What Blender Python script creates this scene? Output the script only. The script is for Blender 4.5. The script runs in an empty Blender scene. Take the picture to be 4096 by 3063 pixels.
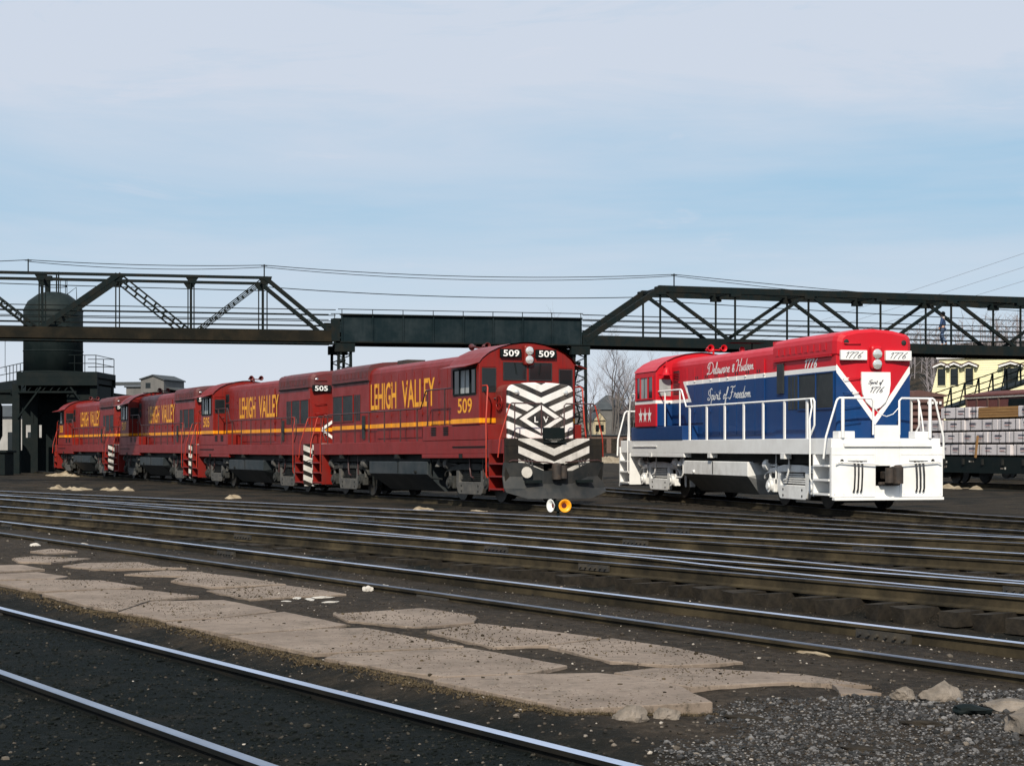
import bpy, bmesh, math, random
from mathutils import Vector, Matrix, noise
R = math.radians
scene = bpy.context.scene
COL = scene.collection

# ------------------------------------------------------------------ camera
cd = bpy.data.cameras.new('camera')
cam = bpy.data.objects.new('camera', cd); COL.objects.link(cam)
cam.location = (0, 0, 1.574); cam.rotation_euler = (R(90), 0, 0)
cd.sensor_width = 36; cd.lens = 61.52; cd.shift_y = 0.0632
cd.clip_start = 0.1; cd.clip_end = 8000
scene.camera = cam

SKY_OFF = 7.7
# ------------------------------------------------------------------ sun and sky
SUN_EL, SUN_AZ = R(37), R(189)          # azimuth measured from +Y towards +X
sdir = Vector((math.sin(SUN_AZ)*math.cos(SUN_EL), math.cos(SUN_AZ)*math.cos(SUN_EL), math.sin(SUN_EL)))
sl = bpy.data.lights.new('sun', 'SUN'); sl.energy = 5.0; sl.angle = R(0.53); sl.color = (1.0, 0.915, 0.77)
so = bpy.data.objects.new('sun', sl); COL.objects.link(so)
so.rotation_euler = sdir.to_track_quat('Z', 'Y').to_euler()
world = bpy.data.worlds.new('World'); scene.world = world; world.use_nodes = True
nt = world.node_tree; nt.nodes.clear()
def wn(t, **k):
    n = nt.nodes.new(t)
    for a, b in k.items(): setattr(n, a, b)
    return n
out = wn('ShaderNodeOutputWorld'); bg = wn('ShaderNodeBackground'); bg.inputs[1].default_value = 0.10
sky = wn('ShaderNodeTexSky', sky_type='NISHITA', sun_disc=False, sun_elevation=SUN_EL, sun_rotation=SUN_AZ,
         air_density=1.0, dust_density=1.5, ozone_density=1.4)
tc = wn('ShaderNodeTexCoord')
def cloud(scale, stretch, lo, hi, detail=6, rough=.62, off=0):
    m = wn('ShaderNodeMapping'); m.inputs['Scale'].default_value = stretch; m.inputs['Location'].default_value = (off, off*.7, off*.3)
    m.inputs['Rotation'].default_value = (0, R(7), 0)
    n = wn('ShaderNodeTexNoise'); n.inputs['Scale'].default_value = scale; n.inputs['Detail'].default_value = detail
    n.inputs['Roughness'].default_value = rough; n.inputs['Distortion'].default_value = .6
    r = wn('ShaderNodeMapRange', interpolation_type='SMOOTHSTEP'); r.inputs[1].default_value = lo; r.inputs[2].default_value = hi
    nt.links.new(tc.outputs['Generated'], m.inputs[0]); nt.links.new(m.outputs[0], n.inputs[0]); nt.links.new(n.outputs[0], r.inputs[0])
    return r.outputs[0]
def mixc(fac, a, b):
    m = wn('ShaderNodeMix', data_type='RGBA')
    if isinstance(fac, float): m.inputs[0].default_value = fac
    else: nt.links.new(fac, m.inputs[0])
    for s, v in ((6, a), (7, b)):
        if isinstance(v, tuple): m.inputs[s].default_value = (*v, 1)
        else: nt.links.new(v, m.inputs[s])
    return m.outputs[2]
def wmath(op, a, b):
    m = wn('ShaderNodeMath', operation=op, use_clamp=True)
    for i, v in enumerate((a, b)):
        if isinstance(v, (float, int)): m.inputs[i].default_value = v
        else: nt.links.new(v, m.inputs[i])
    return m.outputs[0]
veil = cloud(1.6, (1.0, 1.0, 4.0), .30, .70, 6, .58, SKY_OFF)
wisp = cloud(6.0, (1.0, 1.0, 9.0), .46, .80, 9, .66, 4.3)
puff = cloud(9.0, (1.0, 1.0, 5.0), .60, .74, 6, .6, 8.1)
sx = wn('ShaderNodeSeparateXYZ'); nt.links.new(tc.outputs['Generated'], sx.inputs[0])
def smr(v, a, b, o0=0.0, o1=1.0):
    r = wn('ShaderNodeMapRange', interpolation_type='SMOOTHSTEP'); nt.links.new(v, r.inputs[0]); r.inputs[1].default_value = a; r.inputs[2].default_value = b; r.inputs[3].default_value = o0; r.inputs[4].default_value = o1
    return r.outputs[0]
base = mixc(.80, sky.outputs[0], (3.1, 5.7, 7.9))          # clear blue
deck = smr(sx.outputs[2], .13, .26)                          # thin cirrus deck thickens with height
fil = cloud(4.2, (1.0, 1.0, 6.0), .34, .70, 9, .68, 2.9)
cover = wmath('MAXIMUM', wmath('ADD', wmath('MULTIPLY', veil, .70), wmath('MULTIPLY', deck, wmath('ADD', wmath('MULTIPLY', fil, .55), .28))), wmath('MULTIPLY', wisp, .55))
c1 = mixc(wmath('MULTIPLY', cover, .95), base, (6.35, 6.95, 8.0))
c2 = mixc(wmath('MULTIPLY', puff, .35), c1, (7.0, 7.2, 8.1))
haze = smr(sx.outputs[2], .025, .145, .95, .0)
c3 = mixc(haze, c2, (6.9, 7.5, 8.3))                       # pale horizon haze
nt.links.new(c3, bg.inputs[0]); nt.links.new(bg.outputs[0], out.inputs[0])

scene.view_settings.view_transform = 'Standard'; scene.view_settings.look = 'None'
scene.view_settings.exposure = 0.0; scene.view_settings.gamma = 1.0; scene.view_settings.use_curve_mapping = False
scene.cycles.max_bounces = 5; scene.cycles.diffuse_bounces = 2; scene.cycles.glossy_bounces = 2
scene.cycles.transparent_max_bounces = 6; scene.cycles.caustics_reflective = False

# ------------------------------------------------------------------ materials
class NB:
    def __init__(s, name):
        s.m = bpy.data.materials.new(name); s.m.use_nodes = True
        s.nt = s.m.node_tree; s.b = s.nt.nodes['Principled BSDF']; s._oc = None
    def n(s, t, **k):
        n = s.nt.nodes.new(t)
        for a, b in k.items(): setattr(n, a, b)
        return n
    def put(s, v, sock):
        if isinstance(v, (int, float)): sock.default_value = v
        elif isinstance(v, tuple): sock.default_value = (*v, 1) if len(v) == 3 else v
        else: s.nt.links.new(v, sock)
    def f(s, op, a, b=0.0, c=0.0):
        m = s.n('ShaderNodeMath', operation=op)
        s.put(a, m.inputs[0]); s.put(b, m.inputs[1]); s.put(c, m.inputs[2]); return m.outputs[0]
    def obj(s):
        if not s._oc:
            t = s.n('ShaderNodeTexCoord'); x = s.n('ShaderNodeSeparateXYZ'); s.nt.links.new(t.outputs['Object'], x.inputs[0])
            s._t = t; s._oc = x.outputs
        return s._oc
    def co(s): s.obj(); return s._t.outputs['Object']
    def mix(s, fac, a, b):
        m = s.n('ShaderNodeMix', data_type='RGBA'); s.put(fac, m.inputs[0]); s.put(a, m.inputs[6]); s.put(b, m.inputs[7]); return m.outputs[2]
    def noise(s, scale, detail=4, rough=.6, stretch=None, vec=None, dist=0.0):
        n = s.n('ShaderNodeTexNoise'); n.inputs['Scale'].default_value = scale; n.inputs['Detail'].default_value = detail
        n.inputs['Roughness'].default_value = rough; n.inputs['Distortion'].default_value = dist
        v = vec or s.co()
        if stretch:
            mp = s.n('ShaderNodeMapping'); mp.inputs['Scale'].default_value = stretch; s.nt.links.new(v, mp.inputs[0]); v = mp.outputs[0]
        s.nt.links.new(v, n.inputs[0]); return n.outputs[0]
    def ramp(s, v, lo, hi, a=0.0, b=1.0):
        r = s.n('ShaderNodeMapRange'); s.put(v, r.inputs[0]); r.inputs[1].default_value = lo; r.inputs[2].default_value = hi
        r.inputs[3].default_value = a; r.inputs[4].default_value = b; return r.outputs[0]
    def bump(s, h, strength=.4, dist=.02):
        b = s.n('ShaderNodeBump'); b.inputs['Strength'].default_value = strength; b.inputs['Distance'].default_value = dist
        s.put(h, b.inputs['Height']); s.nt.links.new(b.outputs[0], s.b.inputs['Normal'])
    def done(s, col, rough=.5, metal=0.0, spec=.5):
        s.put(col, s.b.inputs['Base Color']); s.put(rough, s.b.inputs['Roughness']); s.put(metal, s.b.inputs['Metallic'])
        s.put(spec, s.b.inputs['Specular IOR Level']); return s.m
def wear(name, col, dirt, amt=.5, scale=3.0, rough=.5, metal=0.0, spec=.5, bump=0.0, stretch=None, streak=0.0, bscale=None):
    g = NB(name); a = g.noise(scale, 6, .65, stretch)
    fac = g.f('MULTIPLY', g.ramp(a, .42, .68), amt)
    c = g.mix(fac, col, dirt)
    if streak:
        st = g.noise(5.0, 4, .6, (1.0, 1.0, .12)); c = g.mix(g.f('MULTIPLY', g.ramp(st, .48, .75), streak), c, dirt)
    if bump: g.bump(g.noise(bscale or scale*6, 5, .7), bump, .02)
    return g.done(c, rough, metal, spec)
MT = {}
MT['black'] = wear('black_iron', (.004, .0085, .0095), (.014, .015, .014), .5, 1.5, .7, spec=.12)
MT['bridge'] = wear('bridge_paint', (.004, .0095, .011), (.020, .015, .010), .55, 1.6, .75, spec=.12, streak=.3)
MT['bridge_plate'] = wear('bridge_girder_paint', (.004, .012, .016), (.030, .040, .045), .5, .8, .75, spec=.12, streak=.25)
MT['deckwood'] = wear('walkway_timber', (.010, .010, .008), (.035, .026, .016), .6, 1.0, .85, spec=.1)
MT['tank'] = wear('tank_steel', (.005, .011, .012), (.020, .028, .028), .6, .7, .65, spec=.18, streak=.4)
MT['under'] = wear('underframe_grime', (.010, .012, .012), (.035, .033, .030), .5, 3.0, .75, spec=.2)
MT['truck'] = wear('truck_casting_dust', (.075, .074, .072), (.16, .148, .13), .6, 4.0, .8, spec=.15, bump=.2)
MT['truckdark'] = wear('truck_casting_oil', (.022, .024, .024), (.085, .08, .072), .6, 4.0, .75, spec=.2, bump=.15)
MT['wheel'] = wear('wheel_steel', (.03, .028, .026), (.08, .07, .055), .5, 4.0, .55, metal=.3)
MT['tankgrey'] = wear('fuel_tank_paint', (.016, .023, .027), (.06, .062, .064), .55, 1.6, .55, spec=.35, streak=.3)
MT['white'] = wear('white_enamel', (.80, .80, .79), (.60, .58, .56), .35, 2.2, .38, spec=.45, streak=.12)
MT['whitegrime'] = wear('white_underframe', (.78, .78, .77), (.42, .40, .38), .45, 3.0, .45, streak=.2)
MT['tankshade'] = wear('tank_underside_shade', (.12, .125, .12), (.20, .195, .18), .6, 2.0, .6, spec=.3)  # shade under the white fuel tank, painted in as a darker colour
MT['coupler'] = wear('coupler_rust', (.022, .018, .016), (.075, .050, .035), .6, 6.0, .75)
MT['orange'] = wear('grab_iron_red', (.40, .030, .012), (.16, .02, .014), .6, 3.0, .5)
MT['darkrail'] = wear('handrail_maroon', (.045, .016, .016), (.09, .05, .05), .5, 5.0, .5)
MT['rubber'] = wear('hose_rubber', (.012, .012, .013), (.04, .04, .04), .4, 5.0, .6)
MT['screen'] = wear('radiator_screen', (.010, .014, .016), (.030, .036, .038), .6, 3.0, .6, bump=.3, bscale=60)
MT['yellow'] = wear('yellow_lettering', (.78, .34, .008), (.60, .26, .02), .5, 2.5, .5)
MT['letterwhite'] = wear('white_lettering', (.82, .82, .80), (.7, .7, .68), .3, 3.0, .5)
MT['ink'] = wear('number_ink', (.05, .055, .08), (.12, .12, .15), .3, 6.0, .6)
MT['lens'] = NB('lamp_lens').done((.75, .75, .72), .06, .6)
MT['chrome'] = NB('lamp_bezel').done((.45, .45, .45), .25, .9)
def glass(name, col, rough=.05):
    g = NB(name); g.b.inputs['Specular IOR Level'].default_value = .9
    return g.done(col, rough, 0.0, .32)
MT['glass'] = glass('cab_glass', (.012, .016, .018))
MT['blind'] = wear('cab_window_blind', (.34, .36, .36), (.16, .18, .19), .6, 4.0, .4, stretch=(8, 1, .5))
MT['oldgold'] = wear('interior_dark', (.01, .012, .012), (.02, .02, .02), .4, 2.0, .8)
MT['railtop'] = NB('rail_head_polish'); _g = MT['railtop']
MT['railtop'] = _g.done(_g.mix(_g.ramp(_g.noise(2.0, 5, .6, (.3, .3, 1)), .35, .75), (.78, .84, .98), (.50, .54, .64)), .34, .95)
MT['railmid'] = wear('rail_head_worn', (.42, .46, .54), (.22, .24, .29), .6, 1.5, .38, metal=.95, stretch=(.4,.4,1))
MT['raildull'] = wear('rail_head_dull', (.10, .115, .15), (.26, .28, .34), .6, 1.2, .42, metal=.8)
MT['railweb'] = wear('rail_web_rust', (.020, .017, .012), (.085, .066, .038), .8, 1.1, .85, spec=.12, bump=.2)
MT['railoil'] = wear('rail_web_oil', (.006, .007, .007), (.022, .018, .013), .6, 1.5, .8, spec=.12, bump=.2)
MT['tie'] = wear('creosote_timber', (.016, .014, .012), (.062, .050, .036), .6, 3.0, .9, spec=.15, bump=.5, bscale=14, stretch=(1, 1, 1))
MT['joint'] = wear('joint_bar_iron', (.022, .021, .020), (.07, .055, .035), .6, 5.0, .75)
g = NB('broken_concrete')
_a = g.noise(1.1, 6, .6); _b = g.noise(17, 7, .88); _c = g.noise(5, 7, .8, (1.0, 2.6, 1.0)); _d = g.noise(1.9, 7, .75, dist=.5)
_col = g.mix(g.ramp(_a, .3, .7), (.165, .128, .102), (.262, .208, .168))
_col = g.mix(g.f('MULTIPLY', g.ramp(_d, .50, .64), .55), _col, (.115, .092, .072))
_col = g.mix(g.f('MULTIPLY', g.ramp(_c, .55, .64), .8), _col, (.085, .070, .056))
_col = g.mix(g.f('MULTIPLY', g.ramp(_b, .57, .63), .85), _col, (.045, .038, .032))
_col = g.mix(g.f('MULTIPLY', g.ramp(_b, .42, .36), .5), _col, (.46, .40, .34))
g.bump(_b, .35, .012); MT['concrete'] = g.done(_col, .9, 0.0, .2)
MT['rock'] = wear('limestone_rock', (.13, .112, .095), (.29, .245, .205), .8, 5.0, .9, spec=.15, bump=.9, bscale=14)
MT['palerock'] = wear('pale_stone', (.50, .47, .43), (.28, .25, .21), .6, 6.0, .9, bump=.6)
MT['sandpatch'] = wear('sand_patch', (.24, .19, .13), (.46, .39, .29), .7, 2.0, .95, spec=.1, bump=.6, bscale=8)
g = NB('cinder_ground')
X, Y, Z = g.obj()
_p = g.noise(.16, 5, .6); _q = g.noise(1.1, 7, .72); _r = g.noise(9, 6, .78); _s = g.noise(46, 4, .8); _t = g.noise(130, 2, .7)
_col = g.mix(g.ramp(_p, .36, .64), (.0095, .0095, .0085), (.032, .025, .018))
_col = g.mix(g.f('MULTIPLY', g.ramp(_q, .45, .66), .8), _col, (.058, .044, .030))
_col = g.mix(g.f('MULTIPLY', g.ramp(_r, .52, .70), .75), _col, (.092, .070, .049))
_col = g.mix(g.f('MULTIPLY', g.ramp(_s, .56, .70), .6), _col, (.15, .13, .11))
_col = g.mix(g.f('MULTIPLY', g.ramp(_s, .44, .34), .7), _col, (.006, .008, .008))
# cinders soaked with oil along the nearest track, and in blotches
_lat = g.f('ADD', g.f('MULTIPLY', X, .835), g.f('MULTIPLY', Y, .550))
_edge = g.f('ADD', _lat, g.f('MULTIPLY', g.f('SUBTRACT', _q, .5), 1.6))
_dirtz = g.f('MULTIPLY', g.ramp(_edge, 5.9, 6.7), g.ramp(_edge, 11.3, 10.3))
_col = g.mix(g.f('MULTIPLY', _dirtz, .62), _col, g.mix(g.ramp(_r, .40, .66), (.034, .027, .021), (.098, .077, .059)))
_oilz = g.ramp(_edge, 6.3, 5.5)
_oil = g.noise(.5, 4, .55, (1.0, .7, 1.0)); _ob = g.f('MAXIMUM', g.f('MULTIPLY', _oilz, .96), g.f('MULTIPLY', g.f('MULTIPLY', g.ramp(_oil, .50, .62), .72), g.f('SUBTRACT', 1.0, g.f('MULTIPLY', _dirtz, .7))))
_dk = g.mix(g.ramp(_r, .48, .72), (.0030, .0065, .0068), (.013, .016, .0155))
_dk = g.mix(g.f('MULTIPLY', g.ramp(g.noise(.9, 6, .7, (1.0, 1.6, 1.0)), .54, .70), .6), _dk, (.030, .026, .020))
_col = g.mix(_ob, _col, _dk)
g.bump(g.f('ADD', _r, g.f('ADD', g.f('MULTIPLY', _s, .5), g.f('MULTIPLY', _t, .3))), 1.0, .045)
MT['ground'] = g.done(_col, .92, 0.0, .10)
g = NB('yard_pebble')
_i = g.n('ShaderNodeNewGeometry'); _rr = g.n('ShaderNodeValToRGB'); _rr.color_ramp.elements[0].color = (.012, .012, .011, 1); _rr.color_ramp.elements[1].color = (.42, .38, .34, 1)
for _k, _cc in ((.45, (.045,.037,.03,1)), (.80, (.10,.085,.07,1)), (.93, (.18,.155,.13,1))): _e = _rr.color_ramp.elements.new(_k); _e.color = _cc
g.nt.links.new(_i.outputs['Random Per Island'], _rr.inputs[0]); MT['pebble'] = g.done(_rr.outputs[0], .9, 0.0, .15)
g = NB('black_cinder')
_i = g.n('ShaderNodeNewGeometry'); _rr = g.n('ShaderNodeValToRGB'); _rr.color_ramp.elements[0].color = (.003, .005, .005, 1); _rr.color_ramp.elements[1].color = (.050, .045, .037, 1); _e = _rr.color_ramp.elements.new(.85); _e.color = (.010, .012, .011, 1)
g.nt.links.new(_i.outputs['Random Per Island'], _rr.inputs[0]); MT['cinder'] = g.done(_rr.outputs[0], .9, 0.0, .12)
g = NB('brown_dirt_clod')
_i = g.n('ShaderNodeNewGeometry'); _rr = g.n('ShaderNodeValToRGB'); _rr.color_ramp.elements[0].color = (.010, .009, .007, 1); _rr.color_ramp.elements[1].color = (.10, .075, .045, 1)
g.nt.links.new(_i.outputs['Random Per Island'], _rr.inputs[0]); MT['clod'] = g.done(_rr.outputs[0], .95, 0.0, .1)
g = NB('gravel_stone')
_i = g.n('ShaderNodeNewGeometry'); _rr = g.n('ShaderNodeValToRGB')
_rr.color_ramp.elements[0].color = (.010, .011, .012, 1); _rr.color_ramp.elements[1].color = (.17, .165, .165, 1)
_e = _rr.color_ramp.elements.new(.65); _e.color = (.048, .047, .048, 1)
g.nt.links.new(_i.outputs['Random Per Island'], _rr.inputs[0]); MT['gravel'] = g.done(_rr.outputs[0], .85, 0.0, .25)
MT['bark'] = wear('bare_bark', (.085, .075, .07), (.15, .14, .135), .5, 2.0, .9)
MT['twig'] = wear('winter_twigs', (.19, .17, .18), (.26, .24, .25), .5, .5, .95)

# locomotive liveries: flat paint laid out in the locomotive's own coordinates
def finish(g, col, dirt, amt, rough=.42, streak=.35, spec=.45):
    oi = g.n('ShaderNodeObjectInfo'); va = g.n('ShaderNodeVectorMath', operation='ADD'); g.nt.links.new(g.co(), va.inputs[0]); g.nt.links.new(oi.outputs['Location'], va.inputs[1]); vv = va.outputs[0]
    a = g.noise(1.3, 7, .68, vec=vv); st = g.noise(5.0, 6, .65, (1.0, 1.0, .08), vv); fine = g.noise(30, 3, .6)
    f1 = g.f('MULTIPLY', g.ramp(a, .40, .72), amt); c = g.mix(f1, col, dirt)
    c = g.mix(g.f('MULTIPLY', g.ramp(st, .50, .78), streak), c, dirt)
    if streak > .4:
        s2 = g.noise(9.0, 5, .7, (1.0, 1.0, .06), vv); c = g.mix(g.f('MULTIPLY', g.ramp(s2, .56, .70), .45), c, (.045, .016, .015))
        s3 = g.noise(.7, 5, .7, vec=vv); c = g.mix(g.f('MULTIPLY', g.ramp(s3, .52, .68), .22), c, (.13, .042, .036))
    g.bump(fine, .05, .01)
    return g.done(c, g.ramp(a, .3, .7, rough-.06, rough+.12), 0.0, spec)
def band(g, v, c, h): return g.f('LESS_THAN', g.f('ABSOLUTE', g.f('SUBTRACT', v, c)), h)
g = NB('red_white_blue_livery'); X, Y, Z = g.obj()
rear = g.f('LESS_THAN', X, -7.69)
diag = g.f('ADD', g.f('MULTIPLY', g.f('SUBTRACT', Z, 3.02), .9), 2.88)
hi = g.f('GREATER_THAN', Z, 3.6)
lo = g.f('MULTIPLY', g.f('GREATER_THAN', Z, 3.05), g.f('GREATER_THAN', X, diag))
star = g.f('MULTIPLY', g.f('GREATER_THAN', g.f('ABSOLUTE', Y), 1.5), g.f('MULTIPLY', g.f('GREATER_THAN', X, 4.6), g.f('GREATER_THAN', Z, 2.262)))
red_s = g.f('MAXIMUM', g.f('MAXIMUM', hi, lo), star)
w1 = g.f('MULTIPLY', band(g, Z, 3.6, .062), g.f('LESS_THAN', X, 3.45))
w2 = g.f('MULTIPLY', band(g, Z, 3.05, .052), g.f('GREATER_THAN', X, 2.83))
w3 = g.f('MULTIPLY', band(g, X, diag, .085), band(g, Z, 3.33, .33))
wh_s = g.f('MAXIMUM', g.f('MAXIMUM', w1, w2), w3)
vee = g.f('SUBTRACT', Z, g.f('ADD', g.f('MULTIPLY', g.f('ABSOLUTE', Y), 1.30), 2.26))
red_r = g.f('GREATER_THAN', vee, 0.0); wh_r = g.f('LESS_THAN', g.f('ABSOLUTE', vee), .105)
def sel(a, b, m): return g.f('ADD', g.f('MULTIPLY', a, m), g.f('MULTIPLY', b, g.f('SUBTRACT', 1.0, m)))
redm = sel(red_r, red_s, rear); whm = sel(wh_r, wh_s, rear)
col = g.mix(redm, (.003, .038, .140), (.50, .008, .018)); col = g.mix(whm, col, (.82, .81, .79))
MT['dh'] = finish(g, col, (.13, .06, .08), .06, .38, .05, .28)
g = NB('maroon_livery'); X, Y, Z = g.obj()
col = g.mix(band(g, Z, 2.37, .068), (.200, .0085, .0055), (.85, .34, .004))
MT['lv'] = finish(g, col, (.085, .020, .016), .35, .40, .45, .32)
g = NB('maroon_roof_soot'); MT['lvroof'] = finish(g, (.13, .020, .020), (.040, .037, .038), .85, .5, .4, .35)
g = NB('chevron_livery'); X, Y, Z = g.obj()
fr = g.f('FRACT', g.f('DIVIDE', g.f('SUBTRACT', g.f('SUBTRACT', Z, g.f('MULTIPLY', g.f('ABSOLUTE', Y), .40)), 3.17), .366))
ch = g.f('LESS_THAN', fr, .57)
dq = g.f('ADD', g.f('ABSOLUTE', g.f('MULTIPLY', Y, .60)), g.f('ABSOLUTE', g.f('SUBTRACT', Z, 2.40)))
dia = g.f('LESS_THAN', dq, .42); dout = g.f('MULTIPLY', dia, g.f('GREATER_THAN', dq, .28)); dedge = band(g, dq, .45, .035)
front = g.f('GREATER_THAN', X, 7.55)
pat = g.f('MAXIMUM', g.f('MULTIPLY', ch, g.f('SUBTRACT', 1.0, dia)), dout)
pat = g.f('MULTIPLY', pat, g.f('SUBTRACT', 1.0, dedge))
nosec = g.mix(pat, (.012, .013, .014), (.80, .79, .77))
col = g.mix(front, (.165, .014, .012), nosec)
MT['chevron'] = finish(g, col, (.24, .19, .15), .22, .45, .22)
g = NB('chevron_pilot'); X, Y, Z = g.obj()
fr = g.f('FRACT', g.f('DIVIDE', g.f('SUBTRACT', g.f('SUBTRACT', Z, g.f('MULTIPLY', g.f('ABSOLUTE', Y), .40)), 3.17), .366))
col = g.mix(g.f('MULTIPLY', g.f('LESS_THAN', fr, .55), g.f('MAXIMUM', g.f('LESS_THAN', g.f('ABSOLUTE', Y), 1.12), g.f('LESS_THAN', X, 0.0))), (.008, .008, .008), (.66, .63, .59))
MT['chevpilot'] = finish(g, col, (.045, .034, .022), .5, .6, .3, .2)
MT['plow'] = wear('plow_steel', (.016, .019, .021), (.055, .050, .045), .6, 2.0, .6, spec=.35, streak=.3)

# ------------------------------------------------------------------ mesh helpers
class MB:
    def __init__(s): s.v = []; s.f = []; s.mi = []; s.sm = []
    def add(s, vs, fs, mi=0, smooth=False):
        o = len(s.v); s.v += [tuple(v) for v in vs]
        for f in fs: s.f.append(tuple(i+o for i in f)); s.mi.append(mi); s.sm.append(smooth)
        return s
    def box(s, x0, x1, y0, y1, z0, z1, mi=0):
        v = [(x0,y0,z0),(x1,y0,z0),(x1,y1,z0),(x0,y1,z0),(x0,y0,z1),(x1,y0,z1),(x1,y1,z1),(x0,y1,z1)]
        return s.add(v, [(0,3,2,1),(4,5,6,7),(0,1,5,4),(1,2,6,5),(2,3,7,6),(3,0,4,7)], mi)
    def bar(s, p, q, w, h, mi=0, up=(0,0,1)):
        p = Vector(p); q = Vector(q); d = (q-p).normalized(); up = Vector(up)
        a = d.cross(up)
        if a.length < 1e-4: a = d.cross(Vector((1,0,0)))
        a.normalize(); b = a.cross(d).normalized(); v = []
        for c in (p, q):
            for i, j in ((-1,-1),(1,-1),(1,1),(-1,1)): v.append(c + a*(i*w/2) + b*(j*h/2))
        return s.add(v, [(3,2,1,0),(4,5,6,7),(0,1,5,4),(1,2,6,5),(2,3,7,6),(3,0,4,7)], mi)
    def tube(s, pts, r, n=6, mi=0, caps=True, r1=None):
        pts = [Vector(p) for p in pts]; m = len(pts); vs = []; pa = None
        for i, p in enumerate(pts):
            d = (pts[min(i+1,m-1)] - pts[max(i-1,0)]).normalized()
            if pa is None: pa = d.cross(Vector((0,0,1)) if abs(d.z) < .9 else Vector((1,0,0))).normalized()
            a = (pa - d*pa.dot(d))
            a = a.normalized() if a.length > 1e-5 else d.orthogonal().normalized()
            pa = a; b = d.cross(a); rr = r if r1 is None else r + (r1-r)*i/(m-1)
            for k in range(n):
                t = 2*math.pi*k/n; vs.append(p + a*(math.cos(t)*rr) + b*(math.sin(t)*rr))
        fs = []
        for i in range(m-1):
            for k in range(n): fs.append((i*n+k, i*n+(k+1)%n, (i+1)*n+(k+1)%n, (i+1)*n+k))
        s.add(vs, fs, mi, n > 4)
        if caps: s.add(vs[:n], [tuple(range(n))[::-1]], mi); s.add(vs[-n:], [tuple(range(n))], mi)
        return s
    def cyl(s, p, q, r, n=14, mi=0, r1=None): return s.tube([p, q], r, n, mi, True, r1)
    def lathe(s, prof, o, ax=(0,0,1), n=18, mi=0):
        ax = Vector(ax).normalized(); a = ax.orthogonal().normalized(); b = ax.cross(a); o = Vector(o); vs = []
        for r, h in prof:
            for k in range(n):
                t = 2*math.pi*k/n; vs.append(o + ax*h + a*(math.cos(t)*r) + b*(math.sin(t)*r))
        fs = []
        for i in range(len(prof)-1):
            for k in range(n): fs.append((i*n+k, i*n+(k+1)%n, (i+1)*n+(k+1)%n, (i+1)*n+k))
        return s.add(vs, fs, mi, True)
    def prism(s, poly, axis, c0, c1, mi=0):
        """poly: list of 2-D points in the plane normal to axis, extruded c0..c1"""
        def P(u, v, c): return (c,u,v) if axis == 'x' else (u,c,v) if axis == 'y' else (u,v,c)
        n = len(poly); vs = [P(u,v,c0) for u,v in poly] + [P(u,v,c1) for u,v in poly]
        fs = [tuple(range(n))[::-1], tuple(range(n,2*n))] + [(i,(i+1)%n,n+(i+1)%n,n+i) for i in range(n)]
        return s.add(vs, fs, mi)
    def ico(s, c, r, seed=0, jit=.25, sub=1, sc=(1,1,1), mi=0):
        vs, fs = ICO[sub]; rn = random.Random(seed)
        return s.add([Vector(c)+Vector((v.x*sc[0],v.y*sc[1],v.z*sc[2]))*r*(1+rn.uniform(-jit,jit)) for v in vs], fs, mi, False)
    def mesh(s, name, mats):
        me = bpy.data.meshes.new(name); me.from_pydata(s.v, [], s.f)
        for m in mats: me.materials.append(MT[m] if isinstance(m, str) else m)
        for p, a, b in zip(me.polygons, s.mi, s.sm): p.material_index = a; p.use_smooth = b
        bm = bmesh.new(); bm.from_mesh(me); bmesh.ops.recalc_face_normals(bm, faces=bm.faces); bm.to_mesh(me); bm.free()
        return me
    def build(s, name, mats, parent=None, bevel=0, **k):
        if isinstance(mats, str): mats = [mats]
        return link(name, s.mesh(name, mats), parent, bevel, **k)
def _ico():
    r = {}
    for sub in (1, 2, 3):
        bm = bmesh.new(); bmesh.ops.create_icosphere(bm, subdivisions=sub, radius=1)
        r[sub] = ([v.co.copy() for v in bm.verts], [tuple(v.index for v in f.verts) for f in bm.faces]); bm.free()
    return r
ICO = _ico()
def tag(o, label=None, cat=None, group=None, kind=None):
    for k, v in (('label', label), ('category', cat), ('group', group), ('kind', kind)):
        if v: o[k] = v
    return o
def link(name, data, parent=None, bevel=0, **k):
    o = bpy.data.objects.new(name, data); COL.objects.link(o)
    if parent is not None: o.parent = parent
    if bevel:
        m = o.modifiers.new('bevel', 'BEVEL'); m.width = bevel; m.segments = 2; m.limit_method = 'ANGLE'; m.angle_limit = R(40)
    return tag(o, **k)
def empty(name, loc=(0,0,0), rz=0, **k):
    o = bpy.data.objects.new(name, None); COL.objects.link(o); o.location = loc; o.rotation_euler = (0, 0, rz); o.empty_display_size = .3
    return tag(o, **k)
_tx = {}
def text_shape(s):
    """glyph outlines of the built-in font as (verts, faces), width and height 1"""
    if s in _tx: return _tx[s]
    c = bpy.data.curves.new('t', 'FONT'); c.body = s; c.resolution_u = 3; c.offset = .016
    o = bpy.data.objects.new('t', c); COL.objects.link(o); bpy.context.view_layer.update()
    me = bpy.data.meshes.new_from_object(o.evaluated_get(bpy.context.evaluated_depsgraph_get()))
    vs = [v.co.copy() for v in me.vertices]; fs = [tuple(p.vertices) for p in me.polygons]
    bpy.data.objects.remove(o); bpy.data.curves.remove(c); bpy.data.meshes.remove(me)
    x0 = min(v.x for v in vs); x1 = max(v.x for v in vs); y0 = min(v.y for v in vs); y1 = max(v.y for v in vs)
    vs = [((v.x-x0)/(x1-x0), (v.y-y0)/(y1-y0)) for v in vs]; _tx[s] = (vs, fs); return _tx[s]
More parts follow.
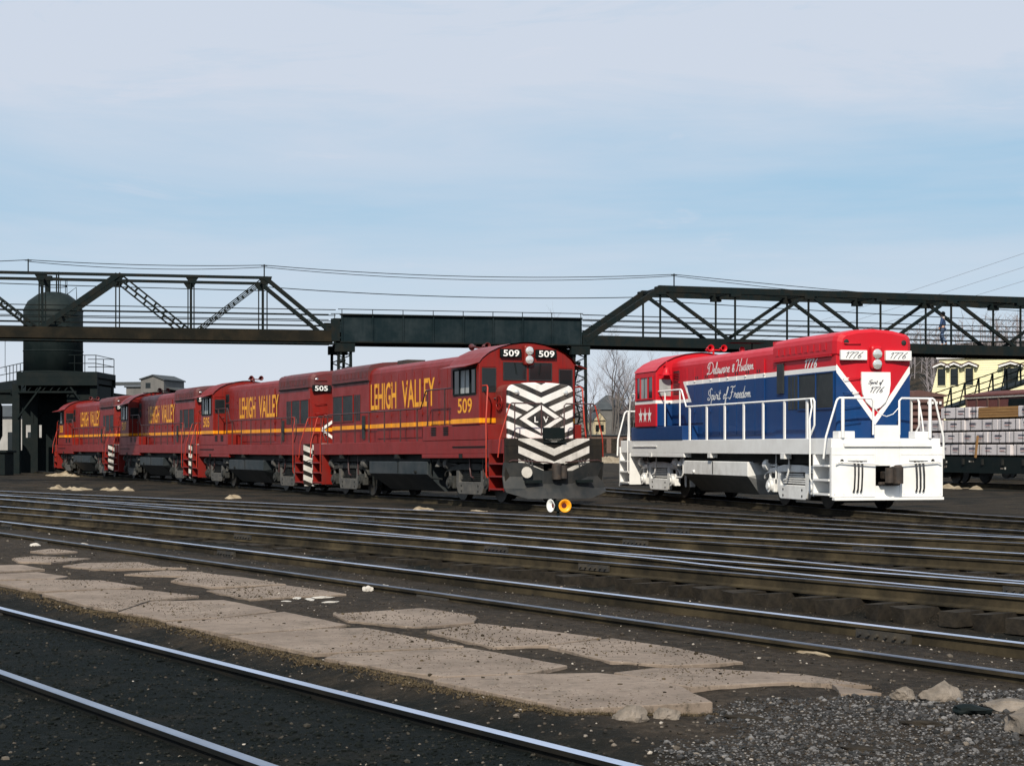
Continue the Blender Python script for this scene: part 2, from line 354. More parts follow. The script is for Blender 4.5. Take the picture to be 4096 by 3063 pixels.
def text(name, s, o, u, w, h, mat, parent, up=(0,0,1), shear=0.0):
    """flat letters from lower-left corner o, along u, w wide and h tall"""
    vs, fs = text_shape(s); o = Vector(o); u = Vector(u); up = Vector(up)
    m = MB(); m.add([o + u*(a*w + b*h*shear) + up*(b*h) for a, b in vs], fs)
    return m.build(name, mat, parent)
SC = { # a hand-drawn script: strokes, advance
 'D': ([[(.12,.93),(.06,.5),(.02,.12),(-.12,.0),(-.2,.05),(-.08,.1),(.15,.02),(.42,.14),(.54,.5),(.46,.88),(.22,1.03),(-.06,.94),(-.16,.68),(-.1,.52),(-.03,.58)]], .60),
 'e': ([[(-.02,.12),(.14,.24),(.2,.38),(.12,.44),(.02,.26),(.07,.02),(.24,.1)]], .25),
 'l': ([[(-.02,.12),(.14,.55),(.19,.92),(.11,.95),(.05,.5),(.06,.06),(.12,0),(.22,.1)]], .22),
 'a': ([[(.2,.4),(.1,.44),(.01,.2),(.06,0),(.16,.14),(.22,.44),(.2,.05),(.3,.1)]], .31),
 'w': ([[(.0,.4),(.03,.08),(.1,0),(.19,.42),(.2,.06),(.28,0),(.37,.42),(.46,.36)]], .44),
 'r': ([[(-.02,.1),(.06,.48),(.1,.38),(.2,.4),(.18,.06),(.28,.1)]], .27),
 'u': ([[(.0,.43),(.02,.08),(.09,0),(.19,.43),(.2,.05),(.3,.1)]], .31),
 'd': ([[(.18,.4),(.08,.44),(.0,.2),(.05,0),(.16,.14),(.28,1.0),(.2,.05),(.32,.1)]], .32),
 's': ([[(-.02,.1),(.12,.48),(.17,.18),(.08,0),(.0,.05)],[(.12,.04),(.24,.12)]], .24),
 'o': ([[(.12,.44),(.01,.2),(.08,0),(.19,.2),(.12,.44),(.2,.36),(.28,.38)]], .27),
 'n': ([[(.0,.43),(.02,.02)],[(.02,.2),(.14,.44),(.17,.05),(.28,.1)]], .28),
 'm': ([[(.0,.43),(.02,.02)],[(.02,.2),(.12,.44),(.14,.02)],[(.14,.2),(.25,.44),(.28,.05),(.38,.1)]], .39),
 'p': ([[(.0,.45),(-.03,-.42)],[(.0,.2),(.1,.44),(.18,.25),(.1,0),(.0,.06),(.12,.0),(.26,.12)]], .27),
 'i': ([[(.0,.42),(.01,.06),(.06,0),(.14,.1)],[(.04,.62),(.05,.66)]], .15),
 't': ([[(.04,.8),(.01,.08),(.06,0),(.16,.1)],[(-.06,.52),(.15,.54)]], .18),
 'f': ([[(.0,.1),(.14,.6),(.2,.96),(.12,.98),(.05,.4),(-.04,-.4),(.04,-.32),(.06,.02),(.2,.1)]], .22),
 'H': ([[(-.16,.82),(-.04,.97),(.1,.9),(.04,.4),(-.02,.05),(-.1,.0)],[(.46,1.06),(.38,.7),(.3,.03),(.4,.08)],[(.02,.46),(.36,.52)]], .50),
 '&': ([[(.26,.62),(.06,.36),(.06,.06),(.2,.0),(.26,.2),(.06,.5),(.14,.62),(.2,.5),(.08,.1)]], .36),
 'S': ([[(.34,.86),(.26,1.02),(.12,.9),(.16,.6),(.22,.3),(.12,.03),(-.04,.0),(-.1,.12),(.0,.2)],[(.0,.9),(-.06,.65),(.04,.42),(.14,.4)]], .36),
 'F': ([[(-.04,.98),(.1,1.04),(.3,.98),(.46,1.08)],[(.22,.98),(.14,.6),(.1,.2),(.0,.0),(-.12,.03),(-.12,.15)],[(.02,.52),(.3,.56)]], .42),
 '1': ([[(.0,.75),(.14,1.0),(.06,.0)]], .22),
 '7': ([[(.0,.85),(.05,.95),(.26,.98),(.14,.5),(.06,-.08)]], .30),
 '6': ([[(.26,1.05),(.1,.6),(.02,.2),(.1,.0),(.22,.18),(.16,.45),(.03,.25)]], .30),
 ' ': ([], .26)}
def script(name, s, o, u, w, h, mat, parent, width=.03, shear=.42, up=(0,0,1)):
    strokes = []; x = 0
    for ch in s:
        st, adv = SC[ch]
        for k in st: strokes.append([(px+x, py) for px, py in k])
        x += adv
    o = Vector(o); u = Vector(u); up = Vector(up); nrm = u.cross(up); m = MB(); k = w/x
    for st in strokes:
        P = []
        for i in range(len(st)-1):
            p0 = st[max(i-1,0)]; p1 = st[i]; p2 = st[i+1]; p3 = st[min(i+2,len(st)-1)]
            for t in (0, .33, .66):
                P.append(tuple(.5*((2*p1[j]) + (p2[j]-p0[j])*t + (2*p0[j]-5*p1[j]+4*p2[j]-p3[j])*t*t + (3*p1[j]-p0[j]-3*p2[j]+p3[j])*t**3) for j in (0,1)))
        P.append(st[-1])
        Q = [o + u*(px*k + py*h*shear*.5) + up*(py*h) for px, py in P]
        vs = []
        for i, q in enumerate(Q):
            d = (Q[min(i+1,len(Q)-1)] - Q[max(i-1,0)]).normalized(); b = nrm.cross(d)
            ww = width*(.7 + .6*abs(d.dot(up))); vs += [q+b*ww/2, q-b*ww/2]
        m.add(vs, [(2*i,2*i+1,2*i+3,2*i+2) for i in range(len(Q)-1)])
    return m.build(name, mat, parent)

def words(name, s, o, u, w, h, mat, parent, width, shear):
    tot = sum(SC[c][1] for c in s); x = 0
    for wd in s.split(' '):
        a = sum(SC[c][1] for c in wd); script(name, wd, Vector(o)+Vector(u)*(x/tot*w), u, a/tot*w, h, mat, parent, width, shear); x += a + SC[' '][1]

# ------------------------------------------------------------------ locomotives
# own axes: +x towards the cab end, +y left, z above the rail head, end plates at x = +-8.5
def arc(pts): return pts + [(-y, z) for y, z in pts[::-1] if y > 1e-6]
CAB = arc([(1.55,2.255),(1.55,4.02),(1.44,4.16),(1.22,4.33),(.92,4.47),(.55,4.58),(.2,4.63),(0,4.64)])
HOOD = arc([(1.0,1.815),(1.0,4.16),(.96,4.28),(.84,4.37),(.5,4.44),(0,4.46)])
RADL = arc([(1.03,1.815),(1.03,3.93)])
RADU = arc([(1.045,3.931),(1.075,3.97),(1.075,4.30),(1.04,4.42),(.95,4.49),(.55,4.58),(0,4.62)])
_cache = {}
def loco(kind, number, loc, rz, label, pitch=0.0, seed=1):
    dh = kind == 'dh'; body = 'dh' if dh else 'lv'; roofm = 'dh' if dh else 'lvroof'
    und = 'whitegrime' if dh else 'under'; tr = 'whitegrime' if dh else 'truck'; trd = 'whitegrime' if dh else 'truckdark'; rail = 'white' if dh else 'darkrail'
    grab = 'white' if dh else 'orange'; sillm = 'white' if dh else 'lv'
    L = empty('locomotive', loc, rz, label=label, cat='locomotive', group='parked diesel locomotives')
    L.rotation_euler = (0, pitch, rz)
    rn = random.Random(seed)
    def part(name, mb, mats, parent=L, bevel=0, key=None):
        if key is not None:
            k = (kind, key)
            if k in _cache: return link(name, _cache[k], parent, bevel)
            o = mb().build(name, mats, parent, bevel); _cache[k] = o.data; return o
        return (mb() if callable(mb) else mb).build(name, mats, parent, bevel)
    # --- frame
    part('frame_sill', lambda: MB().box(-8.42,8.42,-1.5,1.5,1.405,1.812).box(2.2,7.36,-1.502,1.502,1.28,1.404), sillm, key='sill', bevel=.012)
    part('underframe', lambda: MB().box(-8.0,8.0,-.75,.75,.95,1.40).box(-7.4,7.2,-1.25,1.25,1.16,1.402), 'under', key='uf')
    part('walkway_riser', lambda: MB().box(2.3,7.25,-1.515,1.515,1.813,2.252), body, key='riser', bevel=.012)
    # --- pilots
    for e in (1, -1):
        pm = 'white' if dh else 'chevpilot'
        def pil():
            m = MB(); x0, x1 = (8.42, 8.50)
            for s in (1, -1):
                a, b = sorted((s*.33, s*1.53)); m.box(min(e*x0,e*x1), max(e*x0,e*x1), a, b, .34, 1.60)
            m.box(min(e*x0,e*x1), max(e*x0,e*x1), -.33, .33, 1.12, 1.60); (m.box(min(e*8.423,e*8.50), max(e*8.423,e*8.50), -1.53, 1.53, 1.601, 1.83) if not dh else None); m.box(min(e*x0,e*x1), max(e*x0,e*x1), -.33,.33,.30,.62)
            if dh: m.box(min(e*8.3,e*8.56), max(e*8.3,e*8.56), -1.2, 1.2, 1.60, 1.70)      # anticlimber lip
            m.box(min(e*8.45,e*8.62), max(e*8.45,e*8.62), -1.5, 1.5, .26, .33)
            return m
        part('pilot', pil, pm, key=('pil', e), bevel=.01)
        part('coupler', lambda: MB().box(min(e*8.3,e*8.72), max(e*8.3,e*8.72), -.12,.12,.78,.98).box(min(e*8.66,e*8.90),max(e*8.66,e*8.90),-.17,.08,.70,1.06).cyl((e*8.86,-.10,.68),(e*8.86,-.10,1.09),.13,14).cyl((e*8.84,.12,.70),(e*8.84,.12,1.07),.11,14).lathe([(.13,0),(.08,.05),(0,.06)], (e*8.86,-.10,1.09), (0,0,1), 14).box(min(e*8.5,e*8.66),max(e*8.5,e*8.66),-.28,.28,.64,.72), 'coupler', key=('coup', e), bevel=.03)
        part('cut_lever', lambda: MB().tube([(e*8.58,-1.45,1.18),(e*8.58,-1.35,1.22),(e*8.6,-.3,1.16),(e*8.62,0,1.1)], .018, 5).tube([(e*8.58,1.45,1.18),(e*8.58,1.35,1.22),(e*8.6,.3,1.16)], .018, 5), rail, key=('cut', e))
        for s in (1, -1):
            for k in range(3):
                y = s*(.74+.10*k)
                part('air_hose', lambda: MB().tube([(e*8.52,y,1.24),(e*8.60,y,1.16),(e*8.62,y+s*.01,.9),(e*8.60,y+s*.02,.55),(e*8.54,y+s*.02,.47)], .024, 6), 'rubber', key=('hose', e, s, k))
            # end platform handrail
            part('end_handrail', lambda: MB().tube([(e*8.42,s*1.34,2.78),(e*8.42,s*1.28,2.82),(e*8.42,s*.42,2.82),(e*8.42,s*.36,2.76),(e*8.42,s*.36,1.9)], .028 if dh else .02, 7), rail, key=('ehr', e, s))
            part('end_post', lambda: MB().tube([(e*8.44,s*1.20,1.82),(e*8.44,s*1.20,2.815)], .018 if not dh else .045, 7), rail, key=('epo', e, s))
            part('inclined_handrail', lambda: MB().tube([(e*8.30,s*1.66,1.30),(e*8.36,s*1.62,1.85),(e*8.42,s*1.36,2.74),(e*8.42,s*1.33,2.79)], .028 if dh else .019, 7), grab, key=('inc', e, s))
            # step well
            def well():
                m = MB(); xs = sorted((e*7.40, e*8.41))
                m.box(xs[0], xs[1], s*1.10-.02, s*1.10+.02, .36, 1.40)
                for xx in (7.40, 8.41): m.box(e*xx-.025, e*xx+.025, min(s*1.12,s*1.53), max(s*1.12,s*1.53), .34, 1.40)
                return m
            part('step_well', well, 'white' if dh else 'lv', key=('well', e, s))
            for z in (.38, .74, 1.10):
                xs = sorted((e*7.44, e*8.37))
                part('step_tread', lambda: MB().box(xs[0], xs[1], min(s*1.13,s*1.56), max(s*1.13,s*1.56), z, z+.045), 'white' if dh else 'lv', key=('tread', e, s, z))
            part('grab_iron', lambda: MB().tube([(e*7.36,s*1.56,.72),(e*7.36,s*1.60,.80),(e*7.36,s*1.60,1.9),(e*7.30,s*1.58,2.30),(e*7.30,s*1.52,2.62 if e < 0 else 3.30),(e*7.2,s*1.50,2.83 if e<0 else 3.36),(e*6.9,s*1.50,2.83 if e<0 else 3.36)], .024 if e > 0 or dh else .016, 7), grab, key=('grab', e, s))
        part('drop_step', lambda: MB().box(min(e*8.44,e*8.50),max(e*8.44,e*8.50),-.34,.34,1.74,2.14).box(min(e*8.43,e*8.56),max(e*8.43,e*8.56),-.36,.36,1.70,1.738), 'white' if dh else 'black', key=('drop', e), bevel=.008)
        part('safety_chain', lambda: MB().tube([(e*8.43,-.36,2.6),(e*8.43,-.18,2.42),(e*8.43,0,2.36),(e*8.43,.18,2.42),(e*8.43,.36,2.6)], .012, 4), rail, key=('chain', e))
    if dh:
        for s in (1, -1):
            part('toolbox', lambda: MB().box(-8.36,-8.0,s*1.05-.22,s*1.05+.22,1.815,1.99), 'white', bevel=.015)
            part('lift_hole', lambda: MB().cyl((-8.505,s*1.25,1.24),(-8.498,s*1.25,1.24),.05,10), 'under')
            part('hose_bracket', lambda: MB().box(-8.54,-8.50,s*.84-.26,s*.84+.26,1.25,1.31), 'whitegrime')
            part('pilot_seam', lambda: MB().box(-8.508,-8.50,min(s*.36,s*1.52),max(s*.36,s*1.52),1.40,1.42), 'whitegrime')
            for k in range(5): part('pilot_bolt', lambda: MB().cyl((-8.518,s*(.45+.25*k),.42),(-8.50,s*(.45+.25*k),.42),.022,6), 'whitegrime')
    if not dh:
        # plow blade on the cab end
        def plow():
            m = MB()
            prof = [(8.66,1.14),(8.60,.75),(8.70,.42),(8.86,.14)]
            for s in (1, -1):
                vs = []
                for x, z in prof:
                    for y, dx, dz in ((0,.16,0),(.45,.12,0),(1.0,.02,.0),(1.58,-.16,.02)):
                        zz = z + (0.16 if (z < .3 and y > 1.2) else 0) - (.22 if (z > 1 and y < .5) else 0) - (.2 if (.7 < z < .8 and y < .5) else 0)
                        vs.append((x+dx, s*y, zz+dz))
                fs = [(r*4+c, r*4+c+1, (r+1)*4+c+1, (r+1)*4+c) for r in range(3) for c in range(3)]
                m.add(vs, fs); m.add([(x-.04,y,z) for x,y,z in vs], [f[::-1] for f in fs])
                rim = [0,1,2,3,7,11,15,14,13,12,8,4]; n = len(vs)
                m.add(vs+[(x-.04,y,z) for x,y,z in vs], [(rim[i], rim[(i+1)%12], n+rim[(i+1)%12], n+rim[i]) for i in range(12)])
            for y in (-1.0, 1.0): m.bar((8.3,y,.9),(8.62,y,.8),.08,.1); m.bar((8.3,y,.5),(8.66,y,.5),.08,.1)
            return m
        part('snow_plow', plow, 'plow', key='plow')
        for s in (1, -1): part('plow_step', lambda: MB().box(8.74,8.86,min(s*.55,s*1.05),max(s*.55,s*1.05),.58,.66), 'black', key=('pstep', s))
        part('plow_patch', lambda: MB().lathe([(0,.005),(.16,.005)], (8.80,-1.0,.88), (1,-.12,.12), 14), 'palerock', key='ppatch')
    # --- short hood
    nm = 'chevron' if not dh else 'dh'
    part('short_hood', lambda: MB().prism(arc([(1.05,1.815),(1.05,3.20),(1.0,3.33),(.85,3.40),(.4,3.44),(0,3.45)]), 'x', 6.76, 7.66), nm, key='nose', bevel=.05)
    for s in (1, -1):
        part('class_lamp', lambda: MB().lathe([(.075,0),(.07,.05),(.045,.065),(0,.07)], (7.655,s*.78,3.16), (1,0,0), 12), 'lens', key=('clf', s))
    if not dh:
        part('brake_wheel', lambda: MB().lathe([(.20,-.02),(.235,0),(.20,.02),(.17,0),(.20,-.02)], (7.15,-1.10,2.86), (0,-1,0), 18).bar((7.15,-1.1,2.64),(7.15,-1.1,3.08),.03,.02).bar((6.93,-1.1,2.86),(7.37,-1.1,2.86),.03,.02), 'lv', key='bw')
    # --- cab
    cab = part('cab', lambda: MB().prism(CAB, 'x', 4.66, 6.755), body, key='cab', bevel=.02)
    part('cab_roof', lambda: MB().add([(x, y*1.012, z+.022) for x in (4.60, 6.80) for y, z in CAB[1:-1]], [(i, i+1, 13+i+1+0, 13+i) for i in range(len(CAB)-3)] if False else [(i, i+1, (len(CAB)-2)+i+1, (len(CAB)-2)+i) for i in range(len(CAB)-3)]), roofm if dh else 'lv', cab, key='cabroof')
    def pane(name, mb, mat, key): return part(name, mb, mat, cab, key=key)
    def frame(y0, y1, z0, z1, x, t=.045, d=.03):
        m = MB(); xs = sorted((x, x+d))
        m.box(xs[0],xs[1],y0-t,y1+t,z0-t,z0); m.box(xs[0],xs[1],y0-t,y1+t,z1,z1+t); m.box(xs[0],xs[1],y0-t,y0,z0,z1); m.box(xs[0],xs[1],y1,y1+t,z0,z1); return m
    for s in (1, -1):
        a, b = sorted((s*.07, s*.76))
        w = pane('windshield', lambda: MB().box(6.757,6.765,a,b,3.57,4.04), 'glass', ('ws', s))
        part('gasket', lambda: frame(a,b,3.57,4.04,6.757,.03,.02), 'rubber', w, key=('wsg', s))
        part('wiper', lambda: MB().tube([(6.79,s*.42,4.05),(6.80,s*.36,3.72)], .010, 4), 'black', w, key=('wip', s))
        for e, x in ((1, 6.757), (-1, 4.652)):
            a, b = sorted((s*1.04, s*1.44)); zz = (3.22, 3.86) if e > 0 else (3.24, 3.78)
            d = pane('cab_door' if True else '', lambda: frame(a-.02,b+.02,2.30,3.92,x,.02,.012*e), body, ('dr', s, e))
            part('door_window', lambda: MB().box(min(x,x+.008*e),max(x,x+.008*e),a,b,*zz), 'blind' if (dh and e < 0) else 'glass', d, key=('dw', s, e))
            part('window_gasket', lambda: frame(a,b,zz[0],zz[1],x,.03,.014*e), 'rubber' if not dh else 'dh', d, key=('dg', s, e))
            part('door_handle', lambda: MB().box(min(x,x+.05*e),max(x,x+.05*e),s*1.08-.01,s*1.08+.05,3.0,3.03), 'chrome', d, key=('dh', s, e))
        # side windows: three panes in one opening
        ys = s*1.552
        def side(x0, x1, z0, z1, mat, key, d=.006):
            return pane('side_window', lambda: MB().box(x0,x1,min(ys,ys+s*d),max(ys,ys+s*d),z0,z1), mat, key)
        for i, (x0, x1, mt) in enumerate(((4.92,5.34,'glass'),(5.42,6.10,'blind'),(6.18,6.52,'glass'))):
            w = side(x0, x1, 3.18, 3.86, mt, ('sw', s, i))
            m = MB(); yy = sorted((ys, ys+s*.03))
            m.box(x0-.04,x1+.04,yy[0],yy[1],3.13,3.18); m.box(x0-.04,x1+.04,yy[0],yy[1],3.86,3.90); m.box(x0-.04,x0,yy[0],yy[1],3.18,3.86); m.box(x1,x1+.04,yy[0],yy[1],3.18,3.86)
            part('window_frame', lambda: m, 'dh' if dh else 'black', w, key=('swf', s, i))
            if mt == 'blind':
                part('mullion', lambda: MB().box((x0+x1)/2-.02,(x0+x1)/2+.02,min(ys,ys+s*.02),max(ys,ys+s*.02),3.18,3.86), 'glass', w, key=('mul', s))
        if not dh:
            part('sun_shade', lambda: MB().add([(4.80,s*1.56,4.05),(6.70,s*1.56,4.05),(6.70,s*1.98,3.93),(4.80,s*1.98,3.93),(4.80,s*1.56,4.03),(6.70,s*1.56,4.03),(6.70,s*1.98,3.91),(4.80,s*1.98,3.91)],[(0,1,2,3),(4,7,6,5),(0,4,5,1),(1,5,6,2),(2,6,7,3),(3,7,4,0)]), 'lv', cab, key=('shade', s))
        # vent panels low on the riser and battery louvers
        if True:
            for x0 in (3.05, 4.02):
                part('louver', (lambda x0=x0: [m := MB(), [m.box(x0, x0+.36, min(s*1.516,s*1.54), max(s*1.516,s*1.54), 1.98+.055*k, 2.005+.055*k) for k in range(5)]][0]), 'black' if not dh else 'dh', key=('lou', s, x0)) if not dh else None
        part('kick_strip', lambda: MB().box(4.7,7.1,min(s*1.503,s*1.53),max(s*1.503,s*1.53),1.60,1.63), 'black' if not dh else 'whitegrime', key=('kick', s))
    # number boards + headlights at both ends
    for e in (1, -1):
        x = 6.76 if e > 0 else -7.79
        z0, z1 = (4.20, 4.45) if e > 0 else (3.80, 4.05)
        for s in (1, -1):
            a, b = sorted((s*.26, s*.98))
            if e > 0 and True: a, b = sorted((s*.24, s*.90))
            xs = sorted((x, x+e*.10))
            par = cab if e > 0 else L
            nb = part('number_board', lambda: MB().box(xs[0],xs[1],a,b,z0,z1), 'white' if dh else 'black', par, key=('nb', e, s), bevel=.012)
            u = (0, e, 0); y_left = a if e > 0 else b
            if dh: script('numerals', number, (x+e*.105, y_left+e*.10, z0+.05), u, .46, .15, 'ink', nb, .016, .8)
            else: text('numerals', number, (x+e*.105, y_left+e*.075, z0+.03), u, .51, .19, 'letterwhite', nb)
        part('headlight_housing', lambda: MB().box(*sorted((x-e*.05,x+e*.13)),-.16,.16,z0-.22,z1+.12), body, cab if e > 0 else L, key=('hh', e), bevel=.06)
        for dz in (.0, .26):
            part('headlight', lambda: MB().lathe([(.125,-.02),(.125,.02),(.10,.03),(.05,.04),(0,.045)], (x+e*.135,0,z0-.06+dz+(.0 if e>0 else -.04)), (e,0,0), 16), 'lens', cab if e > 0 else L, key=('hl', e, dz))
    # --- long hood
    hood = part('long_hood', lambda: MB().prism(HOOD, 'x', -3.80, 4.655), body, key='hood', bevel=.02)
    def radl():
        m = MB(); n = len(RADL)
        m.prism(RADL, 'x', -7.69, -3.79)
        m.prism([(-7.70,-1.03),(-7.78,-.5),(-7.80,0),(-7.78,.5),(-7.70,1.03)], 'z', 1.815, 3.93)
        return m
    rad = part('radiator_compartment', radl, body, key='radl', bevel=.008)
    def radu():
        m = MB().prism(RADU, 'x', -7.55, -3.76)
        e1 = [(-7.55,y,z) for y, z in RADU]; e2 = [(-7.72,y*.95,3.93+(z-3.93)*.97) for y, z in RADU]; e3 = [(-7.80,y*.85,3.93+(z-3.93)*.86) for y, z in RADU]; n = len(RADU)
        for A, B in ((e1, e2), (e2, e3)): m.add(A+B, [(i,(i+1)%n,n+(i+1)%n,n+i) for i in range(n)])
        m.add(e3, [tuple(range(n))]); return m
    part('radiator_roof', radu, roofm, key='radu')
    for s in (1, -1):
        y = s*1.002; yo = s*1.030
        # engine-room doors, each a raised panel
        xs = [4.55-.69*i for i in range(13)]
        for i, (x1, x0) in enumerate(zip(xs, xs[1:])):
            if x0 < -3.7: continue
            part('hood_door', (lambda x0=x0, x1=x1: MB().box(x0+.020,x1-.020,min(y,yo),max(y,yo),1.95 if x1 < 2.3 else 2.34,4.06)), body, hood, key=('door', s, i))
            if i % 2 == 0: part('door_latch', (lambda x0=x0: MB().box(x0-.03,x0+.05,min(yo,yo+s*.03),max(yo,yo+s*.03),2.66,2.74).box(x0-.03,x0+.05,min(yo,yo+s*.03),max(yo,yo+s*.03),3.62,3.68)), body, hood, key=('latch', s, i))
        # cab-end louvers
        for z0, z1 in ((3.28,3.62),(3.66,4.02)):
            lv = part('louver_panel', lambda: MB().box(3.86,4.40,min(yo,yo+s*.012),max(yo,yo+s*.012),z0,z1), 'screen', hood, key=('lp', s, z0))
            part('slat', lambda: [m := MB(), [m.box(3.88,4.38,min(yo,yo+s*.03),max(yo,yo+s*.03),z0+.03+.05*k,z0+.045+.05*k) for k in range(6)]][0], 'dh' if dh else 'black', lv, key=('lps', s, z0))
        # radiator shutters
        yr = s*1.032; sh = part('radiator_screen', lambda: MB().box(-7.55,-5.42,min(yr,yr+s*.01),max(yr,yr+s*.01),2.60,3.50), 'screen', rad, key=('scr', s))
        part('screen_frame', lambda: [m := MB(), m.box(-7.60,-5.37,min(yr,yr+s*.03),max(yr,yr+s*.03),3.50,3.53), m.box(-7.60,-5.37,min(yr,yr+s*.03),max(yr,yr+s*.03),2.57,2.60), [m.box(xx-.02,xx+.02,min(yr,yr+s*.03),max(yr,yr+s*.03),2.6,3.5) for xx in (-7.58,-6.5,-5.39)]][0], body, sh, key=('scf', s))
        for k in range(3):
            part('shutter', (lambda k=k: MB().box(-5.30+.22*k,-5.14+.22*k,min(yr,yr+s*.012),max(yr,yr+s*.012),2.60,3.50)), 'screen', rad, key=('shu', s, k))
        part('exhaust_vent', lambda: MB().box(-4.42,-4.02,min(yr,yr+s*.05),max(yr,yr+s*.05),3.05,3.86) if dh else MB().box(-4.40,-4.16,min(yr,yr+s*.05),max(yr,yr+s*.05),1.95,2.75), 'screen', rad, key=('exv', s))
        for k in range(9):
            part('intake_louver', (lambda k=k: MB().box(-7.2+.38*k,-7.0+.38*k,min(s*1.075,s*1.09),max(s*1.075,s*1.09),4.08,4.26)), roofm, L, key=('il', s, k))
        part('roof_gutter', lambda: MB().box(-7.5,-3.78,min(s*1.032,s*1.095),max(s*1.032,s*1.095),3.918,3.952), 'black' if not dh else 'dh', rad, key=('gut', s))
        # small vents under the lettering line
        for k in range(7):
            xx = 2.2-.82*k
            part('vent_slot', (lambda xx=xx: MB().box(xx,xx+.06,min(yo,yo+s*.01),max(yo,yo+s*.01),3.70,3.78).box(xx+.16,xx+.22,min(yo,yo+s*.01),max(yo,yo+s*.01),3.70,3.78)), 'screen', hood, key=('vs', s, k)) if dh else None
        # walkway handrail: lower run, step up towards the cab
        zt = 2.83; pts = [(-7.1,s*1.47,1.9),(-7.35,s*1.47,2.15),(-7.35,s*1.47,2.76),(-7.28,s*1.47,zt),(2.05,s*1.47,zt),(2.45,s*1.47,3.34),(2.55,s*1.47,3.38),(4.60,s*1.47,3.38)]
        part('walkway_handrail', lambda: MB().tube(pts, .028 if dh else .022, 7), rail, key=('whr', s))
        px = [-6.9,-5.45,-4.0,-2.6,-1.15,.3,1.75]
        for k, x in enumerate(px):
            part('stanchion', (lambda x=x: MB().box(x-.02 if not dh else x-.05,x+.02 if not dh else x+.05,min(s*1.455,s*1.49),max(s*1.455,s*1.49),1.50,zt)), rail, key=('st', s, k))
        for k, x in enumerate((2.62, 4.0)):
            part('stanchion', (lambda x=x: MB().box(x-.02,x+.02,min(s*1.455,s*1.49),max(s*1.455,s*1.49),2.2,3.38)), rail, key=('st2', s, k))
    # rear hood face ladder irons and class lamps
    for z in (4.22, 3.34, 2.98, 2.62, 2.22):
        part('ladder_rung', lambda: MB().tube([(-7.76,.86,z),(-7.84,.86,z),(-7.84,.42,z),(-7.78,.42,z)], .013, 5), body, key=('rung', z))
    for s in (1, -1):
        part('class_lamp', lambda: MB().lathe([(.07,0),(.07,.05),(.04,.06),(0,.065)], (-7.76,s*.80,4.26), (-1,0,0), 12), 'chrome' if not dh else 'oldgold', key=('clr', s))
    # exhaust stack, horn, bell
    part('exhaust_stack', lambda: MB().box(-2.9,-2.0,-.33,.33,4.44,4.60).box(-2.8,-2.1,-.25,.25,4.60,4.605), 'coupler' if not dh else 'dh', bevel=.02)
    def horn():
        m = MB()
        for y, sx in ((-.22,-1),(0,1),(.22,-1)):
            m.lathe([(.03,0),(.04,.15),(.06,.28),(.11,.36),(.10,.36),(.05,.28)], (3.55,y,4.72), (sx,0,.0), 12)
        m.box(3.5,3.6,-.26,.26,4.66,4.70); m.cyl((3.55,0,4.44),(3.55,0,4.68),.035,8); return m
    part('horn', horn, 'dh' if dh else 'lvroof', key='horn')
    if dh:
        part('bell', lambda: MB().lathe([(.17,0),(.13,.04),(.10,.14),(.08,.22),(.03,.26),(0,.265)], (4.42,1.27,3.90), (0,0,1), 16).bar((4.42,1.27,4.15),(4.42,1.27,4.34),.04,.04).bar((4.42,1.27,4.2),(4.66,1.27,4.2),.05,.05), 'dh')
        part('beacon', lambda: MB().lathe([(.09,0),(.09,.10),(.06,.16),(0,.18)], (.9,.1,4.46), (0,0,1), 12), 'dh')
        part('antenna_board', lambda: MB().box(.55,1.15,-.55,.55,4.74,4.76).cyl((.85,-.2,4.46),(.85,-.2,4.74),.02,6), 'black')
    # --- fuel tank, reservoirs
    tm = 'whitegrime' if dh else 'tankgrey'
    tp = [(-1.42,1.18),(1.42,1.18),(1.42,.78),(.82,.24),(-.82,.24),(-1.42,.78)]
    def tank():
        m = MB(); f0, f1 = -2.75, 2.45
        A = [(f0,y,z) for y, z in tp]; B = [(f1,y,z) for y, z in tp]
        A = [(x+(.55 if z < .5 else 0.0), y, z) for x, y, z in A]; B = [(x-(.0), y, z) for x, y, z in B]
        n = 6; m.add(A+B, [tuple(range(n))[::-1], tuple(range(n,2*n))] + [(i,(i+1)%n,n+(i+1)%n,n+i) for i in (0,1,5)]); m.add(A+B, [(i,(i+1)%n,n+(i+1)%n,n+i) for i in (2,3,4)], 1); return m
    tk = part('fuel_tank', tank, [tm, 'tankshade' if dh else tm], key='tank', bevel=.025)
    for s in (1, -1):
        part('tank_seam', lambda: MB().box(-.08,-.04,min(s*1.421,s*1.435),max(s*1.421,s*1.435),.80,1.17), 'under', tk, key=('seam', s))
        part('fuel_filler', lambda: MB().cyl((1.5,s*1.38,.86),(1.5,s*1.47,.84),.05,10), und, tk, key=('fil', s))
        part('sand_pipe', lambda: MB().tube([(2.55,s*1.30,1.40),(2.60,s*1.36,1.30),(2.60,s*1.36,.80),(2.72,s*1.36,.66),(3.35,s*1.30,.64)], .032, 6), und, key=('sp', s))
        part('drain_funnel', lambda: MB().lathe([(.15,0),(.03,.25),(.03,.30)], (3.05,s*1.25,1.02), (0,0,1), 10), 'truck' if not dh else 'whitegrime', key=('fun', s))
        for xx in (-5.4, 0.0, 5.3):
            part('jacking_pad', (lambda xx=xx: MB().box(xx-.12,xx+.12,min(s*1.30,s*1.52),max(s*1.30,s*1.52),1.28,1.404)), und, key=('jp', s, xx))
